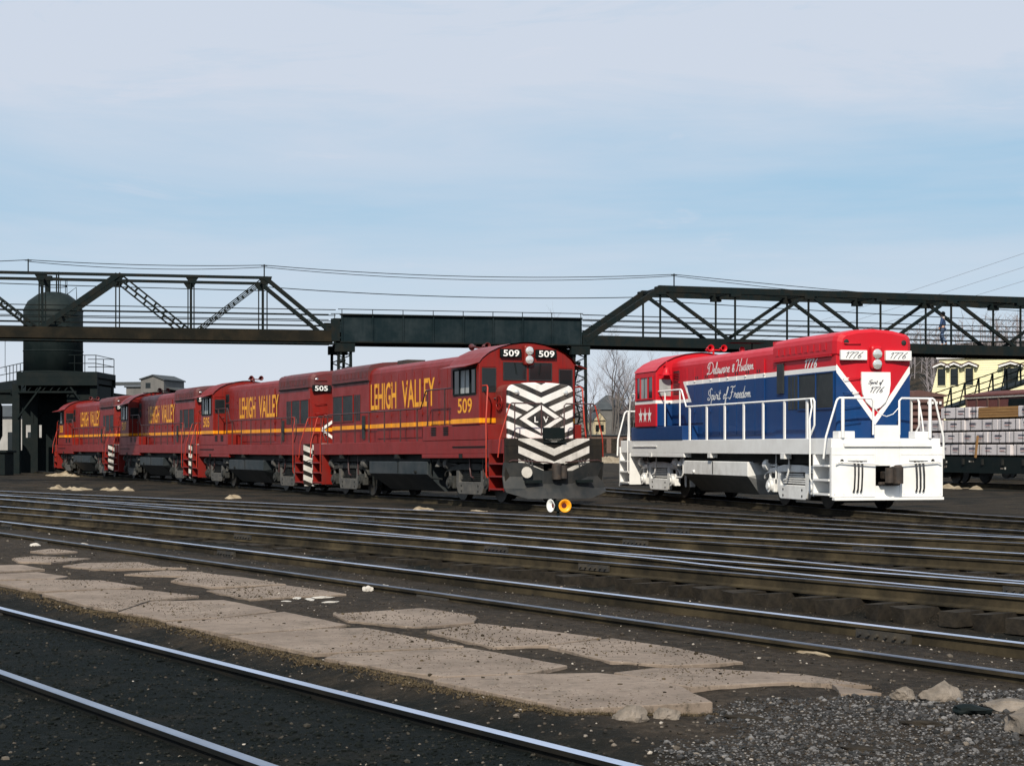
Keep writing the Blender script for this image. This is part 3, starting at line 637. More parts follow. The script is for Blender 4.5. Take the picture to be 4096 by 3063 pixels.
    # --- trucks
    for tx in (5.3, -5.4):
        T = part('truck', (lambda: MB().box(tx-1.75,tx+1.75,-.62,.62,.16,.60).box(tx-.35,tx+.35,-1.0,1.0,.55,.95).box(tx-1.9,tx+1.9,-.12,.12,.62,.82).box(tx-.5,tx+.5,-.5,.5,.95,1.16)), 'under', key=('truck', tx))
        for s in (1, -1):
            ya, yb = sorted((s*1.08, s*1.22))
            def sf():
                m = MB()
                m.prism([(tx-1.02,.92),(tx-1.02,.45),(tx-.88,.24),(tx-.80,.20),(tx+.80,.20),(tx+.88,.24),(tx+1.02,.45),(tx+1.02,.92),(tx+.80,.92),(tx+.80,.58),(tx-.80,.58),(tx-.80,.92)], 'y', ya, yb)
                return m
            def tb():
                m = MB(); m.prism([(tx-1.95,.70),(tx-1.80,.86),(tx-1.0,.921),(tx+1.0,.921),(tx+1.80,.86),(tx+1.95,.70),(tx+1.95,.80),(tx+1.6,1.0),(tx+.6,1.12),(tx-.6,1.12),(tx-1.6,1.0),(tx-1.95,.80)], 'y', ya, yb)
                return m
            F = part('side_frame', tb, trd, T, key=('sf', tx, s), bevel=.02)
            part('spring_cradle', sf, tr, F, key=('sc', tx, s), bevel=.02)
            for k in range(5):
                part('leaf_spring', (lambda k=k: MB().box(tx-.76+.05*k,tx+.76-.05*k,min(s*1.0,s*1.17),max(s*1.0,s*1.17),.62+.058*k,.655+.058*k)), tr if dh else 'under', F, key=('ls', tx, s, k))
            for a in (-1, 1):
                ax = tx+a*1.40
                part('journal_box', lambda: MB().box(ax-.20,ax+.20,min(s*1.05,s*1.24),max(s*1.05,s*1.24),.36,.74).cyl((ax,s*1.22,.53),(ax,s*1.32,.53),.17,14).cyl((ax,s*1.31,.53),(ax,s*1.36,.53),.09,10), trd, F, key=('jb', tx, s, a), bevel=.02)
                part('wheel', lambda: MB().cyl((ax,s*.70,.50),(ax,s*.84,.50),.50,28).cyl((ax,s*.66,.50),(ax,s*.705,.50),.53,28).cyl((ax,s*.5,.5),(ax,s*1.06,.5),.10,12), 'wheel', T, key=('wh', tx, s, a))
                bx = tx+a*1.62
                part('brake_cylinder', lambda: MB().cyl((bx-a*.06,s*1.17,1.10),(bx+a*.18,s*1.17,1.10),.17,16).lathe([(.17,0),(.13,.06),(.0,.09)], (bx+a*.18,s*1.17,1.10), (a,0,0), 16).tube([(bx-a*.06,s*1.17,1.10),(bx-a*.55,s*1.17,1.08)], .03, 6).bar((bx-a*.02,s*1.17,.96),(bx-a*.02,s*1.17,.62),.06,.05), tr, F, key=('bc', tx, s, a))
                part('brake_shoe', lambda: MB().box(ax+a*.50,ax+a*.58,min(s*.70,s*.86),max(s*.70,s*.86),.34,.72).bar((ax+a*.54,s*1.0,.34),(ax+a*.50,s*1.0,.95),.05,.05), tr if dh else 'under', T, key=('bs', tx, s, a))
            part('sanding_hose', lambda: MB().tube([(tx+.10,s*1.26,1.40),(tx+.14,s*1.27,.95),(tx+.24,s*1.28,.74),(tx+.42,s*1.28,.70)], .028, 6), tr if dh else 'darkrail', T, key=('ds', tx, s))
            part('damper_strut', lambda: MB().tube([(tx+1.02,s*1.24,1.40),(tx+1.06,s*1.24,.72)], .024, 6), tr if dh else 'darkrail', T, key=('ds2', tx, s))
            for a, z in ((-.62,.46),(.62,.46),(-.62,.30),(.62,.30)):
                part('bolt', lambda: MB().cyl((tx+a,s*1.22,z),(tx+a,s*1.235,z),.03,8), 'under', F, key=('bolt', tx, s, a, z))
    # --- lettering and marks
    for s in (1, -1):
        yo = s*1.034
        if dh:
            u = (-s, 0, 0)
            x0 = 1.15 if s > 0 else -2.6
            words('lettering', 'Delaware & Hudson', (x0+.15*s, yo, 3.80), u, 3.55, .34, 'letterwhite', L, .034, .5)
            words('lettering', 'Spirit of Freedom', (x0+.15*s, yo, 3.02), u, 3.35, .34, 'letterwhite', L, .030, .5)
            script('lettering', '1776', (-5.75 if s > 0 else -6.75, s*1.034, 3.68), u, .80, .22, 'letterwhite', L, .045, .6)
            for k in range(3):
                m = MB(); cx, cz = 5.26+.44*k, 2.62; ring = []
                for j in range(10):
                    r = .25 if j % 2 == 0 else .10; t = math.pi/2+j*math.pi/5; ring.append((cx+r*.88*math.cos(t), s*1.556, cz+r*1.12*math.sin(t)))
                m.add(ring+[(cx, s*1.556, cz)], [(j,(j+1)%10,10) for j in range(10)]); m.build('star', 'letterwhite', L)
        else:
            u = (-s, 0, 0); w1, w2, gap = 2.42, 2.82, .52
            x0 = 2.15 if s > 0 else -3.62
            text('lettering', 'LEHIGH', (x0, yo, 2.92), u, w1, .90, 'yellow', L)
            text('lettering', 'VALLEY', (x0-s*(w1+gap), yo, 2.92), u, w2, .90, 'yellow', L)
            text('road_number', number, ((6.30 if s > 0 else 5.20), s*1.556, 2.60), u, 1.05, .44, 'yellow', L)
    if dh:
        sh = [(-.40,3.50),(.40,3.50),(.405,3.2),(.37,2.95),(.27,2.74),(.12,2.60),(0,2.55),(-.12,2.60),(-.27,2.74),(-.37,2.95),(-.405,3.2)]
        S = MB().prism(sh, 'x', -7.86, -7.80).build('shield', 'white', L, .006)
        script('shield_lettering', 'Spirit of', (-7.865, .20, 3.20), (0,-1,0), .36, .10, 'ink', S, .014, .8)
        script('shield_lettering', '1776', (-7.865, .18, 2.98), (0,-1,0), .36, .14, 'ink', S, .018, .8)
    else:
        t = text('nose_lettering', 'L', (7.672, -.22, 2.30), (0,1,0), .12, .17, 'letterwhite', L)
        t = text('nose_lettering', 'V', (7.672, .06, 2.30), (0,1,0), .17, .17, 'letterwhite', L)
        # diamond outline on the rear hood end
        m = MB()
        for a, b in (((.62,2.37),(0,2.80)),((0,2.80),(-.62,2.37)),((-.62,2.37),(0,1.94)),((0,1.94),(.62,2.37))):
            m.bar((-7.815,a[0],a[1]), (-7.815,b[0],b[1]), .02, .11, up=(1,0,0))
        m2 = MB()
        for a, b in (((.62,2.37),(0,2.80)),((0,2.80),(-.62,2.37)),((-.62,2.37),(0,1.94)),((0,1.94),(.62,2.37))):
            m2.bar((-7.815,a[0],a[1]), (-7.815,b[0],b[1]), .10, .02, up=(1,0,0))
        m2.build('diamond_emblem', 'letterwhite', L)
    return L

# ------------------------------------------------------------------ tracks (centre lines, rail head at z)
def V2(a, b): return Vector((a, b))
def line(p, d, k0, k1, z=0.0, n=2): d = Vector(d).normalized(); return [(p[0]+d.x*k, p[1]+d.y*k, z) for k in [k0+(k1-k0)*i/(n-1) for i in range(n)]]
TR = {
 't1': line((-.28,8.66), (-.550,.835), -16, 80),
 't2': line((3.86,13.19), (-.542,.840), -22, 80),
 't3': line((5.68,19.45), (-.5926,.8055), -24, 90),
 't4': line((7.06,25.68), (-.610,.792), -26, 100),
 't5': line((8.41,30.26), (-.640,.768), -26, 110),
 't6': [(13.2,24.5,0),(9.0,33.0,0),(5.0,41.3,-.01),(1.2,49.55,-.02),(-2.38,57.26,-.05),(-5.95,64.96,-.10),(-9.85,73.5,-.11),(-17.15,89.87,-.09),(-24.69,106.1,-.07),(-41,141,-.05)],
 't7': [(21,20.5,0),(15.4,30.6,0),(11.9,37.2,0),(9.44,43.97,0),(7.30,52.2,0),(-3.0,91.7,0),(-13,130,0)],
 't8': line((22.8,72.5), (-.309,.951), -30, 40, -.02),
 't9': [(12.3,10.4,.003),(9.0,15.0,.003),(7.2,17.6,.003),(5.25,20.5,.003),(3.5,23.6,.003),(1.95,26.6,.003),(-4.3,37.0,.003),(-12.2,49.8,.003),(-19.0,60.0,.003)],
}
def smooth(pts, n=5):
    if len(pts) < 3: return [Vector(p) for p in pts]
    P = []
    for i in range(len(pts)-1):
        p0, p1, p2, p3 = (Vector(pts[j]) for j in (max(i-1,0), i, i+1, min(i+2,len(pts)-1)))
        for k in range(n):
            t = k/n; P.append(.5*((2*p1)+(p2-p0)*t+(2*p0-5*p1+4*p2-p3)*t*t+(3*p1-p0-3*p2+p3)*t**3))
    P.append(Vector(pts[-1])); return P
TRS = {k: smooth(v) for k, v in TR.items()}
def sdist(pts, x, y):
    """signed distance to a centre line (positive on the far side)"""
    best = (1e9, 0)
    for a, b in zip(pts, pts[1:]):
        dx, dy = b.x-a.x, b.y-a.y; l2 = dx*dx+dy*dy; t = max(0, min(1, ((x-a.x)*dx+(y-a.y)*dy)/l2))
        ex, ey = x-a.x-dx*t, y-a.y-dy*t; d = math.hypot(ex, ey)
        if d < best[0]: best = (d, 1 if ex*.84+ey*.54 > 0 else -1)
    return best[0]*best[1]
def sst(a, b, x):
    t = max(0, min(1, (x-a)/(b-a))); return t*t*(3-2*t)
def fbm(x, y, s): return noise.fractal(Vector((x*s, y*s, 3.1)), 1.0, 2.0, 4)
def gz(x, y):
    z = -.20
    if y < 60 and abs(x) < 40:
        d2 = sdist(TRS['t2'], x, y); d3 = sdist(TRS['t3'], x, y)
        near = -.075 - .05*sst(-5.15,-4.95,d2)*(1-sst(-4.75,-4.45,d2)) + .011*sst(-4.75,-4.35,d2)*(1-sst(-1.4,-.9,d2)) - .02*sst(-.7,-.3,d2) - .03*sst(.3,.7,d2)
        mid = -.20 - .16*sst(-6,6,x)*sst(1.2,1.7,d2)*(1-sst(-1.02,-.72,d3))
        z = near + (mid-near)*sst(.9,1.5,d2)
        z = z + (-.205-z)*sst(-1.0,-.7,d3)
        if y < 16: z -= .05*sst(.4,1.4,x)*(1-sst(-3.4,-2.6,d2))*sst(-5.6,-5.0,d2)
    f = fbm(x, y, .9)*.012 + fbm(x, y, 3.7)*.012
    if y > 60: f += fbm(x, y, .2)*.05
    far = sst(200, 450, y)*(2.6 + 26*sst(25, 120, x)*sst(170, 420, y) + 5*sst(60, 260, -x))
    z = z + f + far
    return min(z, -.012) if y < 70 else z
def gridlines(lo, hi, c0, c1, fine, grow):
    a = [c0]
    while a[-1] < c1: a.append(a[-1]+fine)
    s = fine
    while a[-1] < hi: s *= grow; a.append(a[-1]+s)
    s = fine; b = [c0]
    while b[-1] > lo: s *= grow; b.append(b[-1]-s)
    return b[::-1][:-1] + a
gx = gridlines(-3000, 3000, -9.5, 7.5, .13, 1.07); gy = gridlines(-200, 5000, 7.4, 17, .13, 1.035)
gv = [(x, y, gz(x, y)) for y in gy for x in gx]; nx = len(gx)
me = bpy.data.meshes.new('ground'); me.from_pydata(gv, [], [(j*nx+i, j*nx+i+1, (j+1)*nx+i+1, (j+1)*nx+i) for j in range(len(gy)-1) for i in range(nx-1)])
me.materials.append(MT['ground'])
for p in me.polygons: p.use_smooth = True
link('ground', me, kind='structure')

RAILP = [(-.07,-.175),(.07,-.175),(.07,-.158),(.012,-.135),(.012,-.042),(.036,-.034),(.036,-.006),(.028,0),(-.028,0),(-.036,-.006),(-.036,-.034),(-.012,-.042),(-.012,-.135),(-.07,-.158)]
def offset(pts, o):
    r = []
    for i, p in enumerate(pts):
        d = pts[min(i+1,len(pts)-1)] - pts[max(i-1,0)]; n = Vector((d.y, -d.x, 0)).normalized()
        if n.y < 0: n = -n
        r.append(Vector((p.x+n.x*o, p.y+n.y*o, p.z)))
    return r
def rail(pts, top, parent, web='railweb'):
    m = MB(); n = len(RAILP); vs = []
    for i, p in enumerate(pts):
        d = pts[min(i+1,len(pts)-1)] - pts[max(i-1,0)]; nn = Vector((-d.y, d.x, 0)).normalized()
        for a, b in RAILP: vs.append((p.x+nn.x*a, p.y+nn.y*a, p.z+b))
    for i in range(len(pts)-1):
        for k in range(n): m.add([vs[i*n+k], vs[i*n+(k+1)%n], vs[(i+1)*n+(k+1)%n], vs[(i+1)*n+k]], [(0,1,2,3)], 1 if 6 <= k <= 8 else 0)
    m.add(vs[:n], [tuple(range(n))]); m.add(vs[-n:], [tuple(range(n))[::-1]])
    return m.build('rail', [web, top], parent)
tie_me = MB().box(-1.28,1.28,-.115,.115,-.16,0).mesh('tie', ['tie'])
tie_var = [tie_me]
for s in range(4):
    rn = random.Random(s); m = MB()
    v = [(x+rn.uniform(-.05,.05), y+rn.uniform(-.018,.018), z+rn.uniform(-.012,.012)) for z in (-.2,0) for x, y in ((-1.28,-.115),(-.4,-.115),(.4,-.115),(1.28,-.115),(1.28,.115),(.4,.115),(-.4,.115),(-1.28,.115))]
    m.add(v, [(7,6,5,4,3,2,1,0),(8,9,10,11,12,13,14,15)]+[(i,(i+1)%8,8+(i+1)%8,8+i) for i in range(8)]); tie_var.append(m.mesh('tie', ['tie']))
def joint(pts, k, parent, side=-1):
    """angle bar with bolts on the camera side of a rail, k metres from its start"""
    acc = 0
    for a, b in zip(pts, pts[1:]):
        l = (b-a).length
        if acc+l >= k:
            d = (b-a).normalized(); p = a + d*(k-acc); n = Vector((d.y,-d.x,0))
            if n.y > 0: n = -n
            n *= -side if side > 0 else 1
            m = MB(); c = p + n*.030 + Vector((0,0,-.088)); m.bar(c-d*.33, c+d*.33, .030, .085)
            o = m.build('joint_bar', 'joint', parent)
            b2 = MB()
            for i in range(6):
                q = c + d*(-.27+.108*i) + n*.015; b2.cyl(q, q+n*.03, .017, 6)
            b2.build('bolt', 'joint', o); return
        acc += l
def track(key, tops, ties=None, tie_z=-.172, joints=(), step=.54, seed=0, web='railweb'):
    t = empty('railway_track', kind='structure')
    P = TRS[key]; rn = random.Random(seed)
    rl = []
    for o, top in zip((-.7525, .7525), tops): rl.append(rail(offset(P, o), top, t, web))
    for side, k in joints: joint(offset(P, (-.7525,.7525)[side]), k, rl[side])
    if ties:
        acc = 0; k0, k1 = ties; nxt = k0
        for a, b in zip(P, P[1:]):
            l = (b-a).length; d = (b-a).normalized()
            while nxt < acc+l and nxt < k1:
                p = a + d*(nxt-acc); o = link('tie', rn.choice(tie_var), t)
                o.location = (p.x+rn.uniform(-.07,.07), p.y+rn.uniform(-.07,.07), p.z+tie_z+rn.uniform(-.012,.008)); o.rotation_euler = (0, 0, math.atan2(d.y,d.x)+math.pi/2+rn.uniform(-.04,.04))
                nxt += step*rn.uniform(.88,1.12)
            acc += l
    return t
track('t1', ('railmid','railtop'), joints=((1,14.2),(1,26)), web='railoil')
track('t2', ('raildull','railtop'), (20,48), -.165, ((1,24.2),(0,29.5),(1,38.5),(0,43),(1,50),(1,60)), seed=2)
track('t3', ('raildull','railtop'), (12,66), -.172, ((0,22),(1,24.5),(0,30.6),(1,35),(0,41),(1,52),(0,58)), seed=3)
track('t4', ('raildull','railtop'), (22,60), -.18, ((1,29),(0,33),(1,44),(0,50)), .6, seed=4)
track('t5', ('raildull','railtop'), (24,60), -.18, ((0,33),(1,38)), .62, seed=5)
track('t6', ('raildull','raildull'), (4,60), -.175, step=.62, seed=6)
track('t7', ('raildull','raildull'), (10,60), -.175, step=.62, seed=7)
track('t8', ('raildull','raildull'), None)
track('t9', ('railtop','railtop'), None)

# locomotives standing on t6 and t7
loco('lv', '509', (-2.38,57.26,-.045), R(-65.1), 'maroon diesel locomotive 509 with black and white chevron nose facing the camera', -.006, 1)
loco('lv', '505', (-9.85,73.5,-.11), R(90+24.3), 'maroon diesel locomotive 505 coupled directly behind the chevron-nosed engine', 0, 2)
loco('lv', '507', (-17.15,89.87,-.09), R(90+24.3), 'maroon diesel locomotive, third in the row, between 505 and the farthest engine', 0, 3)
loco('lv', '508', (-24.69,106.1,-.07), R(90+24.6), 'farthest maroon diesel locomotive, its cab beside the dark tower', 0, 4)
loco('dh', '1776', (7.30,52.2,0), R(90+14.6), 'red, white and blue diesel locomotive 1776 with white shield on its hood end', 0, 5)

# ------------------------------------------------------------------ broken concrete platform between the near tracks
SL = [
[(-7.17,24.03),(-6.77,24.16),(-6.23,23.32),(-6.67,22.79),(-6.8,22.79)],
[(-6.69,22.42),(-6.18,22.76),(-5.58,22.04),(-5.64,21.61),(-6.38,21.39)],
[(-6.29,21.07),(-5.66,21.45),(-5.02,21.37),(-4.28,20.31),(-4.62,20.02),(-5.27,19.64),(-5.57,19.97)],
[(-5.2,19.37),(-4.6,19.9),(-4.13,19.85),(-3.43,19.15),(-3.84,18.56),(-3.9,17.33),(-4.45,18.08)],
[(-3.87,17.19),(-3.8,18.45),(-3.05,18.54),(-2.33,17.28),(-2.79,16.64),(-3.25,16.38),(-3.53,16.81)],
[(-3.21,16.24),(-2.76,16.58),(-2.24,17.19),(-1.51,15.96),(-1.72,15.68),(-2.45,15.03)],
[(-2.42,14.94),(-1.71,15.59),(-1.32,15.69),(-.39,14.27),(-1.37,13.83),(-1.57,13.74),(-2.15,14.51)],
[(-1.36,13.74),(-.36,14.15),(-.09,13.73),(.41,12.95),(.11,12.51),(-.49,12.32),(-.84,12.66),(-1.44,13.45)],
[(-.51,12.23),(.11,12.45),(.61,12.51),(.96,12.2),(1.13,11.85),(1.27,11.11),(.86,10.96),(.47,10.84),(.37,10.82),(.04,11.29),(-.54,12.11)],
[(-7.52,27.31),(-7.39,28.04),(-6.78,27.31),(-7.12,26.78)],
[(-7.33,25.64),(-7.15,26.16),(-6.17,25.64),(-6.49,24.62),(-7.0,24.81)],
[(-6.17,24.03),(-6.02,24.62),(-5.26,24.7),(-4.76,23.75),(-4.38,23.55),(-5.55,23.26)],
[(-4.97,22.42),(-4.53,23.04),(-4.09,22.85),(-2.69,20.81),(-3.51,20.36),(-4.14,21.26),(-4.12,22.04)],
[(-3.47,19.87),(-2.67,20.63),(-1.83,19.37),(-2.81,18.72)],
[(-1.74,17.01),(-.9,17.7),(-.34,16.84),(-.35,16.23),(-.88,15.81),(-1.54,16.35)],
[(-.76,15.45),(-.31,16.16),(.76,14.9),(.3,14.35),(-.15,14.21)],
[(.3,14.27),(.84,14.86),(1.32,14.17),(1.75,13.25),(1.21,13.0),(.74,13.25)],
[(.73,12.56),(1.01,12.8),(1.39,12.85),(2.08,12.51),(2.44,11.87),(1.91,12.06),(1.2,11.81)],
[(2.16,11.49),(2.43,11.53),(2.18,11.95)]]
plat = empty('pavement', kind='structure')
def slab(poly, zt, zb, seed):
    rn = random.Random(seed); P = []
    for (x0,y0),(x1,y1) in zip(poly, poly[1:]+poly[:1]):
        l = math.hypot(x1-x0,y1-y0); n = max(2, int(l/.07))
        for i in range(n):
            t = i/n; x = x0+(x1-x0)*t; y = y0+(y1-y0)*t
            q = noise.noise(Vector((x*3.1,y*3.1,seed)))*.014 + noise.noise(Vector((x*11,y*11,seed)))*.011
            nx_, ny_ = (y1-y0)/l, -(x1-x0)/l; P.append((x+nx_*q, y+ny_*q))
    cx = sum(p[0] for p in P)/len(P); cy = sum(p[1] for p in P)/len(P); n = len(P)
    tz = lambda x, y: zt + noise.noise(Vector((x*.7,y*.7,9)))*.012
    vs = [(x,y,zb) for x,y in P] + [(x,y,tz(x,y)-.005) for x,y in P] + [(cx+(x-cx)*.993,cy+(y-cy)*.993,tz(x,y)) for x,y in P]
    fs = [(i,(i+1)%n,n+(i+1)%n,n+i) for i in range(n)] + [(n+i,n+(i+1)%n,2*n+(i+1)%n,2*n+i) for i in range(n)] + [tuple(range(2*n,3*n))]
    m = MB(); m.add(vs, fs); return m.build('slab', 'concrete', plat)
for i, p in enumerate(SL): slab(p, -.036 if i < 9 else -.040, -.2, i)
slab([(-3.16,10.9),(-2.50,9.85),(-2.0,9.0),(-1.7,8.5),(-3.4,8.3),(-4.4,10.6)], -.085, -.25, 77)

# gravel, pebbles
def stones(name, n, area, size, mat, seed, keep=None, label=None, zf=None):
    rn = random.Random(seed); m = MB(); k = 0
    while k < n:
        x, y = area(rn)
        if keep and not keep(x, y, rn): continue
        r = size(rn); z = zf if zf is not None else gz(x, y)
        m.ico((x, y, z+r*.25), r, rn.random(), .32, 1, (1, rn.uniform(.6,1), rn.uniform(.45,.8))); k += 1
    return m.build(name, mat, kind='stuff', label=label, cat='gravel')
def ingravel(x, y, rn):
    e = fbm(x, y, 1.3)*.35
    return x > 1.35-(11.4-y)*.36+e and y < 11.25 + x*.13 + e*.6 and rn.random() < sst(0,.5, x-(1.35-(11.4-y)*.36+e)+.15)
stones('gravel', 20000, lambda r: (r.uniform(-.2,3.9), r.uniform(8.2,11.9)), lambda r: r.uniform(.005,.011)*(1+(r.random() < .05)*1.2), 'gravel', 5, ingravel, 'loose grey gravel in the near right corner')
def yard(rn):
    t = rn.random()**1.6; y = 9 + t*34; return rn.uniform(-.31,.31)*y*1.02, y
stones('pebbles', 9000, yard, lambda r: r.uniform(.005,.014)*(1+(r.random() < .04)), 'pebble', 6, lambda x, y, rn: sdist(TRS['t1'], x, y) > .9 or rn.random() < .08, 'scattered small stones between the yard tracks')

_edge = [(-6.4,20.9),(-5.4,19.75),(-5.2,19.3),(-4.5,18.0),(-3.9,17.2),(-3.5,16.7),(-3.2,16.2),(-2.45,15.0),(-2.15,14.45),(-1.57,13.65),(-1.44,13.4),(-.84,12.6),(-.54,12.05),(.04,11.25),(.4,10.78),(.9,10.9),(1.3,11.05)]
def along(rn):
    i = rn.randrange(len(_edge)-1); t = rn.random(); (a,b),(c,d) = _edge[i], _edge[i+1]; w = abs(rn.gauss(0,.09)); return a+(c-a)*t-w*.8, b+(d-b)*t-w*.55
stones('dirt_clods', 4200, along, lambda r: r.uniform(.004,.014), 'clod', 8, None, 'brown crumbled dirt along the near edge of the concrete slabs')
def grass(name, n, pick, mat, seed, label):
    rn = random.Random(seed); m = MB()
    for _ in range(n):
        x, y = pick(rn); z = gz(x, y); h = rn.uniform(.008,.030); a = rn.uniform(0,6.28); w = rn.uniform(.003,.006); l = rn.uniform(.0,.05); b = rn.uniform(0,6.28)
        m.add([(x-math.cos(a)*w,y-math.sin(a)*w,z-.01),(x+math.cos(a)*w,y+math.sin(a)*w,z-.01),(x+math.cos(b)*l,y+math.sin(b)*l,z+h)], [(0,1,2)])
    return m.build(name, mat, kind='stuff', label=label, cat='grass')
MT['drygrass'] = wear('dry_grass', (.085,.060,.028), (.045,.034,.020), .6, 2.0, .9)
grass('dry_grass', 5000, along, 'drygrass', 12, 'dry brown grass fringe along the near edge of the concrete slabs')
def inpoly(p, x, y):
    c = False
    for (x0,y0),(x1,y1) in zip(p, p[1:]+p[:1]):
        if (y0 > y) != (y1 > y) and x < (x1-x0)*(y-y0)/(y1-y0)+x0: c = not c
    return c
SLW = [(max(q[0] for q in p)-min(q[0] for q in p))*(max(q[1] for q in p)-min(q[1] for q in p))/(sum(q[1] for q in p)/len(p))**.5 for p in SL[2:]]
def onslab(rn):
    while True:
        p = rn.choices(SL[2:], SLW)[0]; xs = [q[0] for q in p]; ys = [q[1] for q in p]; x = rn.uniform(min(xs),max(xs)); y = rn.uniform(min(ys),max(ys))
        if inpoly(p, x, y) and fbm(x, y, 1.4) > rn.uniform(-.5,.35): return x, y
stones('slab_grit', 5200, onslab, lambda r: r.uniform(.003,.0075)*(1+(r.random() < .03)*1.5), 'clod', 21, None, 'dark grit and crumbs scattered on the concrete slabs', -.038)
stones('cinders', 9000, lambda r: (r.uniform(-.31,.31)*(q_ := 8.4+9*r.random()**1.3)*1.02, q_), lambda r: r.uniform(.004,.012)*(1+(r.random() < .03)*1.2), 'cinder', 22, lambda x, y, rn: sdist(TRS['t1'], x, y) < 1.25, 'black cinders and coal crumbs around the nearest track')
# single rocks and chunks
def rock(x, y, r, sc, mat, label, seed, rz=0, group=None, sink=.3):
    m = MB(); vs, fs = ICO[3]; rn = random.Random(seed); o = Vector((rn.random()*9, rn.random()*9, 0)); pl = [Vector((rn.uniform(-1,1),rn.uniform(-1,1),rn.uniform(-.3,1))).normalized() for _ in range(7)]
    V = []
    for v in vs:
        w = v.copy()
        for p in pl:
            d = w.dot(p)
            if d > .68: w -= p*(d-.68)
        w *= 1 + noise.noise(v*2.2+o)*.20 + noise.noise(v*6+o)*.09 + noise.noise(v*14+o)*.05
        V.append((w.x*sc[0]*r, w.y*sc[1]*r, w.z*sc[2]*r))
    m.add(V, fs); ob = m.build('rock', mat, label=label, cat='rock', group=group or 'loose rocks on the ground'); ob.location = (x, y, gz(x,y)+r*sc[2]*(1-sink)*.6); ob.rotation_euler = (0,0,rz); return ob
rock(.72,10.62,.10,(1.1,.8,.75),'rock','brown lumpy rock at the broken corner of the concrete platform, left of its neighbour',1)
rock(.95,10.78,.08,(1.2,.8,.6),'rock','smaller brown rock just right of the lumpy one at the platform corner',2)
rock(2.80,11.37,.125,(1.2,.7,.75),'rock','large pointed tan rock standing on the dark dirt above the gravel',3,.4)
rock(2.55,11.40,.08,(1.0,.8,.75),'rock','tan rock immediately left of the large pointed rock',4)
rock(3.02,10.05,.18,(1.3,.8,.6),'rock','big pale block of stone cut by the right edge on the gravel',5,.2)
rock(2.84,10.78,.10,(1.2,.8,.5),'black','dark clinker lump on the gravel behind the big pale block',6)
rock(3.12,11.0,.14,(1.5,.8,.35),'rock','flat tan stone lying behind the big pale block near the right edge',7)
rock(1.95,9.75,.06,(2.6,.7,.4),'tie','short dark wood scrap in the middle of the gravel',8,-.5)
rock(2.42,10.35,.06,(2.4,.7,.4),'tie','dark wood scrap on the gravel near the large rocks',9,-.7)
rock(1.45,10.85,.05,(3.2,.6,.4),'tie','dark splinter of wood at the gravel edge by the concrete',10,-.5)
rock(-7.95,29.2,.08,(1.2,.7,.45),'palerock','white stone at far left of the concrete platform, the left one of two',11)
rock(-7.28,29.7,.10,(1.2,.7,.45),'palerock','white stone near the left end of the second near track, right one of two',12)
rock(-1.66,20.2,.06,(1.2,.8,.7),'palerock','pale stone beside the near rail behind the slabs, left of a pair',13)
rock(-1.47,20.2,.07,(1.1,.8,.8),'palerock','pale stone beside the near rail behind the slabs, right of a pair',14)
rock(2.50,14.02,.20,(1.5,.5,.22),'sandpatch','yellowish flat chunk against the near rail on the right, left one',15,-.9,sink=.5)
rock(2.74,13.82,.16,(1.3,.6,.28),'sandpatch','yellowish flat chunk against the near rail on the right, right one',16,-.9,sink=.5)
rn = random.Random(3)
for i, (x, y) in enumerate([(-2.33,19.0),(-2.18,18.85),(-2.05,19.1),(-2.42,18.7),(-1.93,18.6)]):
    rock(x, y, rn.uniform(.06,.12), (1.4,.7,.16), 'palerock', ['pale concrete chip at the left of the cluster behind the slabs','pale concrete chip in the centre of the cluster behind the slabs','pale concrete chip at the back of the cluster behind the slabs','pale concrete chip at the front of the cluster behind the slabs','pale concrete chip at the right of the cluster behind the slabs'][i], 30+i, rn.uniform(0,3), 'concrete chips in the dirt gap', .5)
def mound(x, y, rx, ry, h, label, seed, rz=-.9, mat='sandpatch'):
    m = MB(); n = 30; vs = []
    for j in range(n):
        for i in range(n):
            a = (i/(n-1)*2-1); b = (j/(n-1)*2-1); px = a*rx; py = b*ry; k = 1-(a*a+b*b)
            q = noise.fractal(Vector((px*1.3+seed*7, py*1.9, seed)), 1.0, 2.0, 4)
            vs.append((px, py, -.10 + (h+.06)*max(0, k)**.5*(.55+1.1*q)))
    m.add(vs, [(j*n+i,j*n+i+1,(j+1)*n+i+1,(j+1)*n+i) for j in range(n-1) for i in range(n-1)], 0, True)
    o = m.build('sand_heap', mat, label=label, cat='sand heap', group='low sand heaps'); o.location = (x, y, -.2); o.rotation_euler = (0,0,rz); return o
mound(-19.0,75.0,2.2,.7,.16,'long pale sand streak at left in front of the dark tower, outermost',1)
mound(-16.5,73.0,1.5,.6,.24,'thickest pale sand heap beside the farthest rails at left',2)
mound(-9.6,60.6,.6,.35,.14,'small pale sand heap in front of the second locomotive',3)
mound(-.9,49.2,.7,.3,.10,'thin sandy streak on the ground below the chevron-nosed engine',4)
mound(-2.6,50.3,.9,.3,.12,'sandy streak under the near fuel tank of locomotive 509',5)
mound(-28,111,3.2,1.2,.25,'pale sand strip at the foot of the dark tower leg',6)
mound(19.2,76.6,3.5,.7,.16,'long pale sand strip in front of the lumber flatcar',7,1.9)

mound(14.5,215,9,14,.7,'bare tan ground between the locomotives before the far shed',8,0)
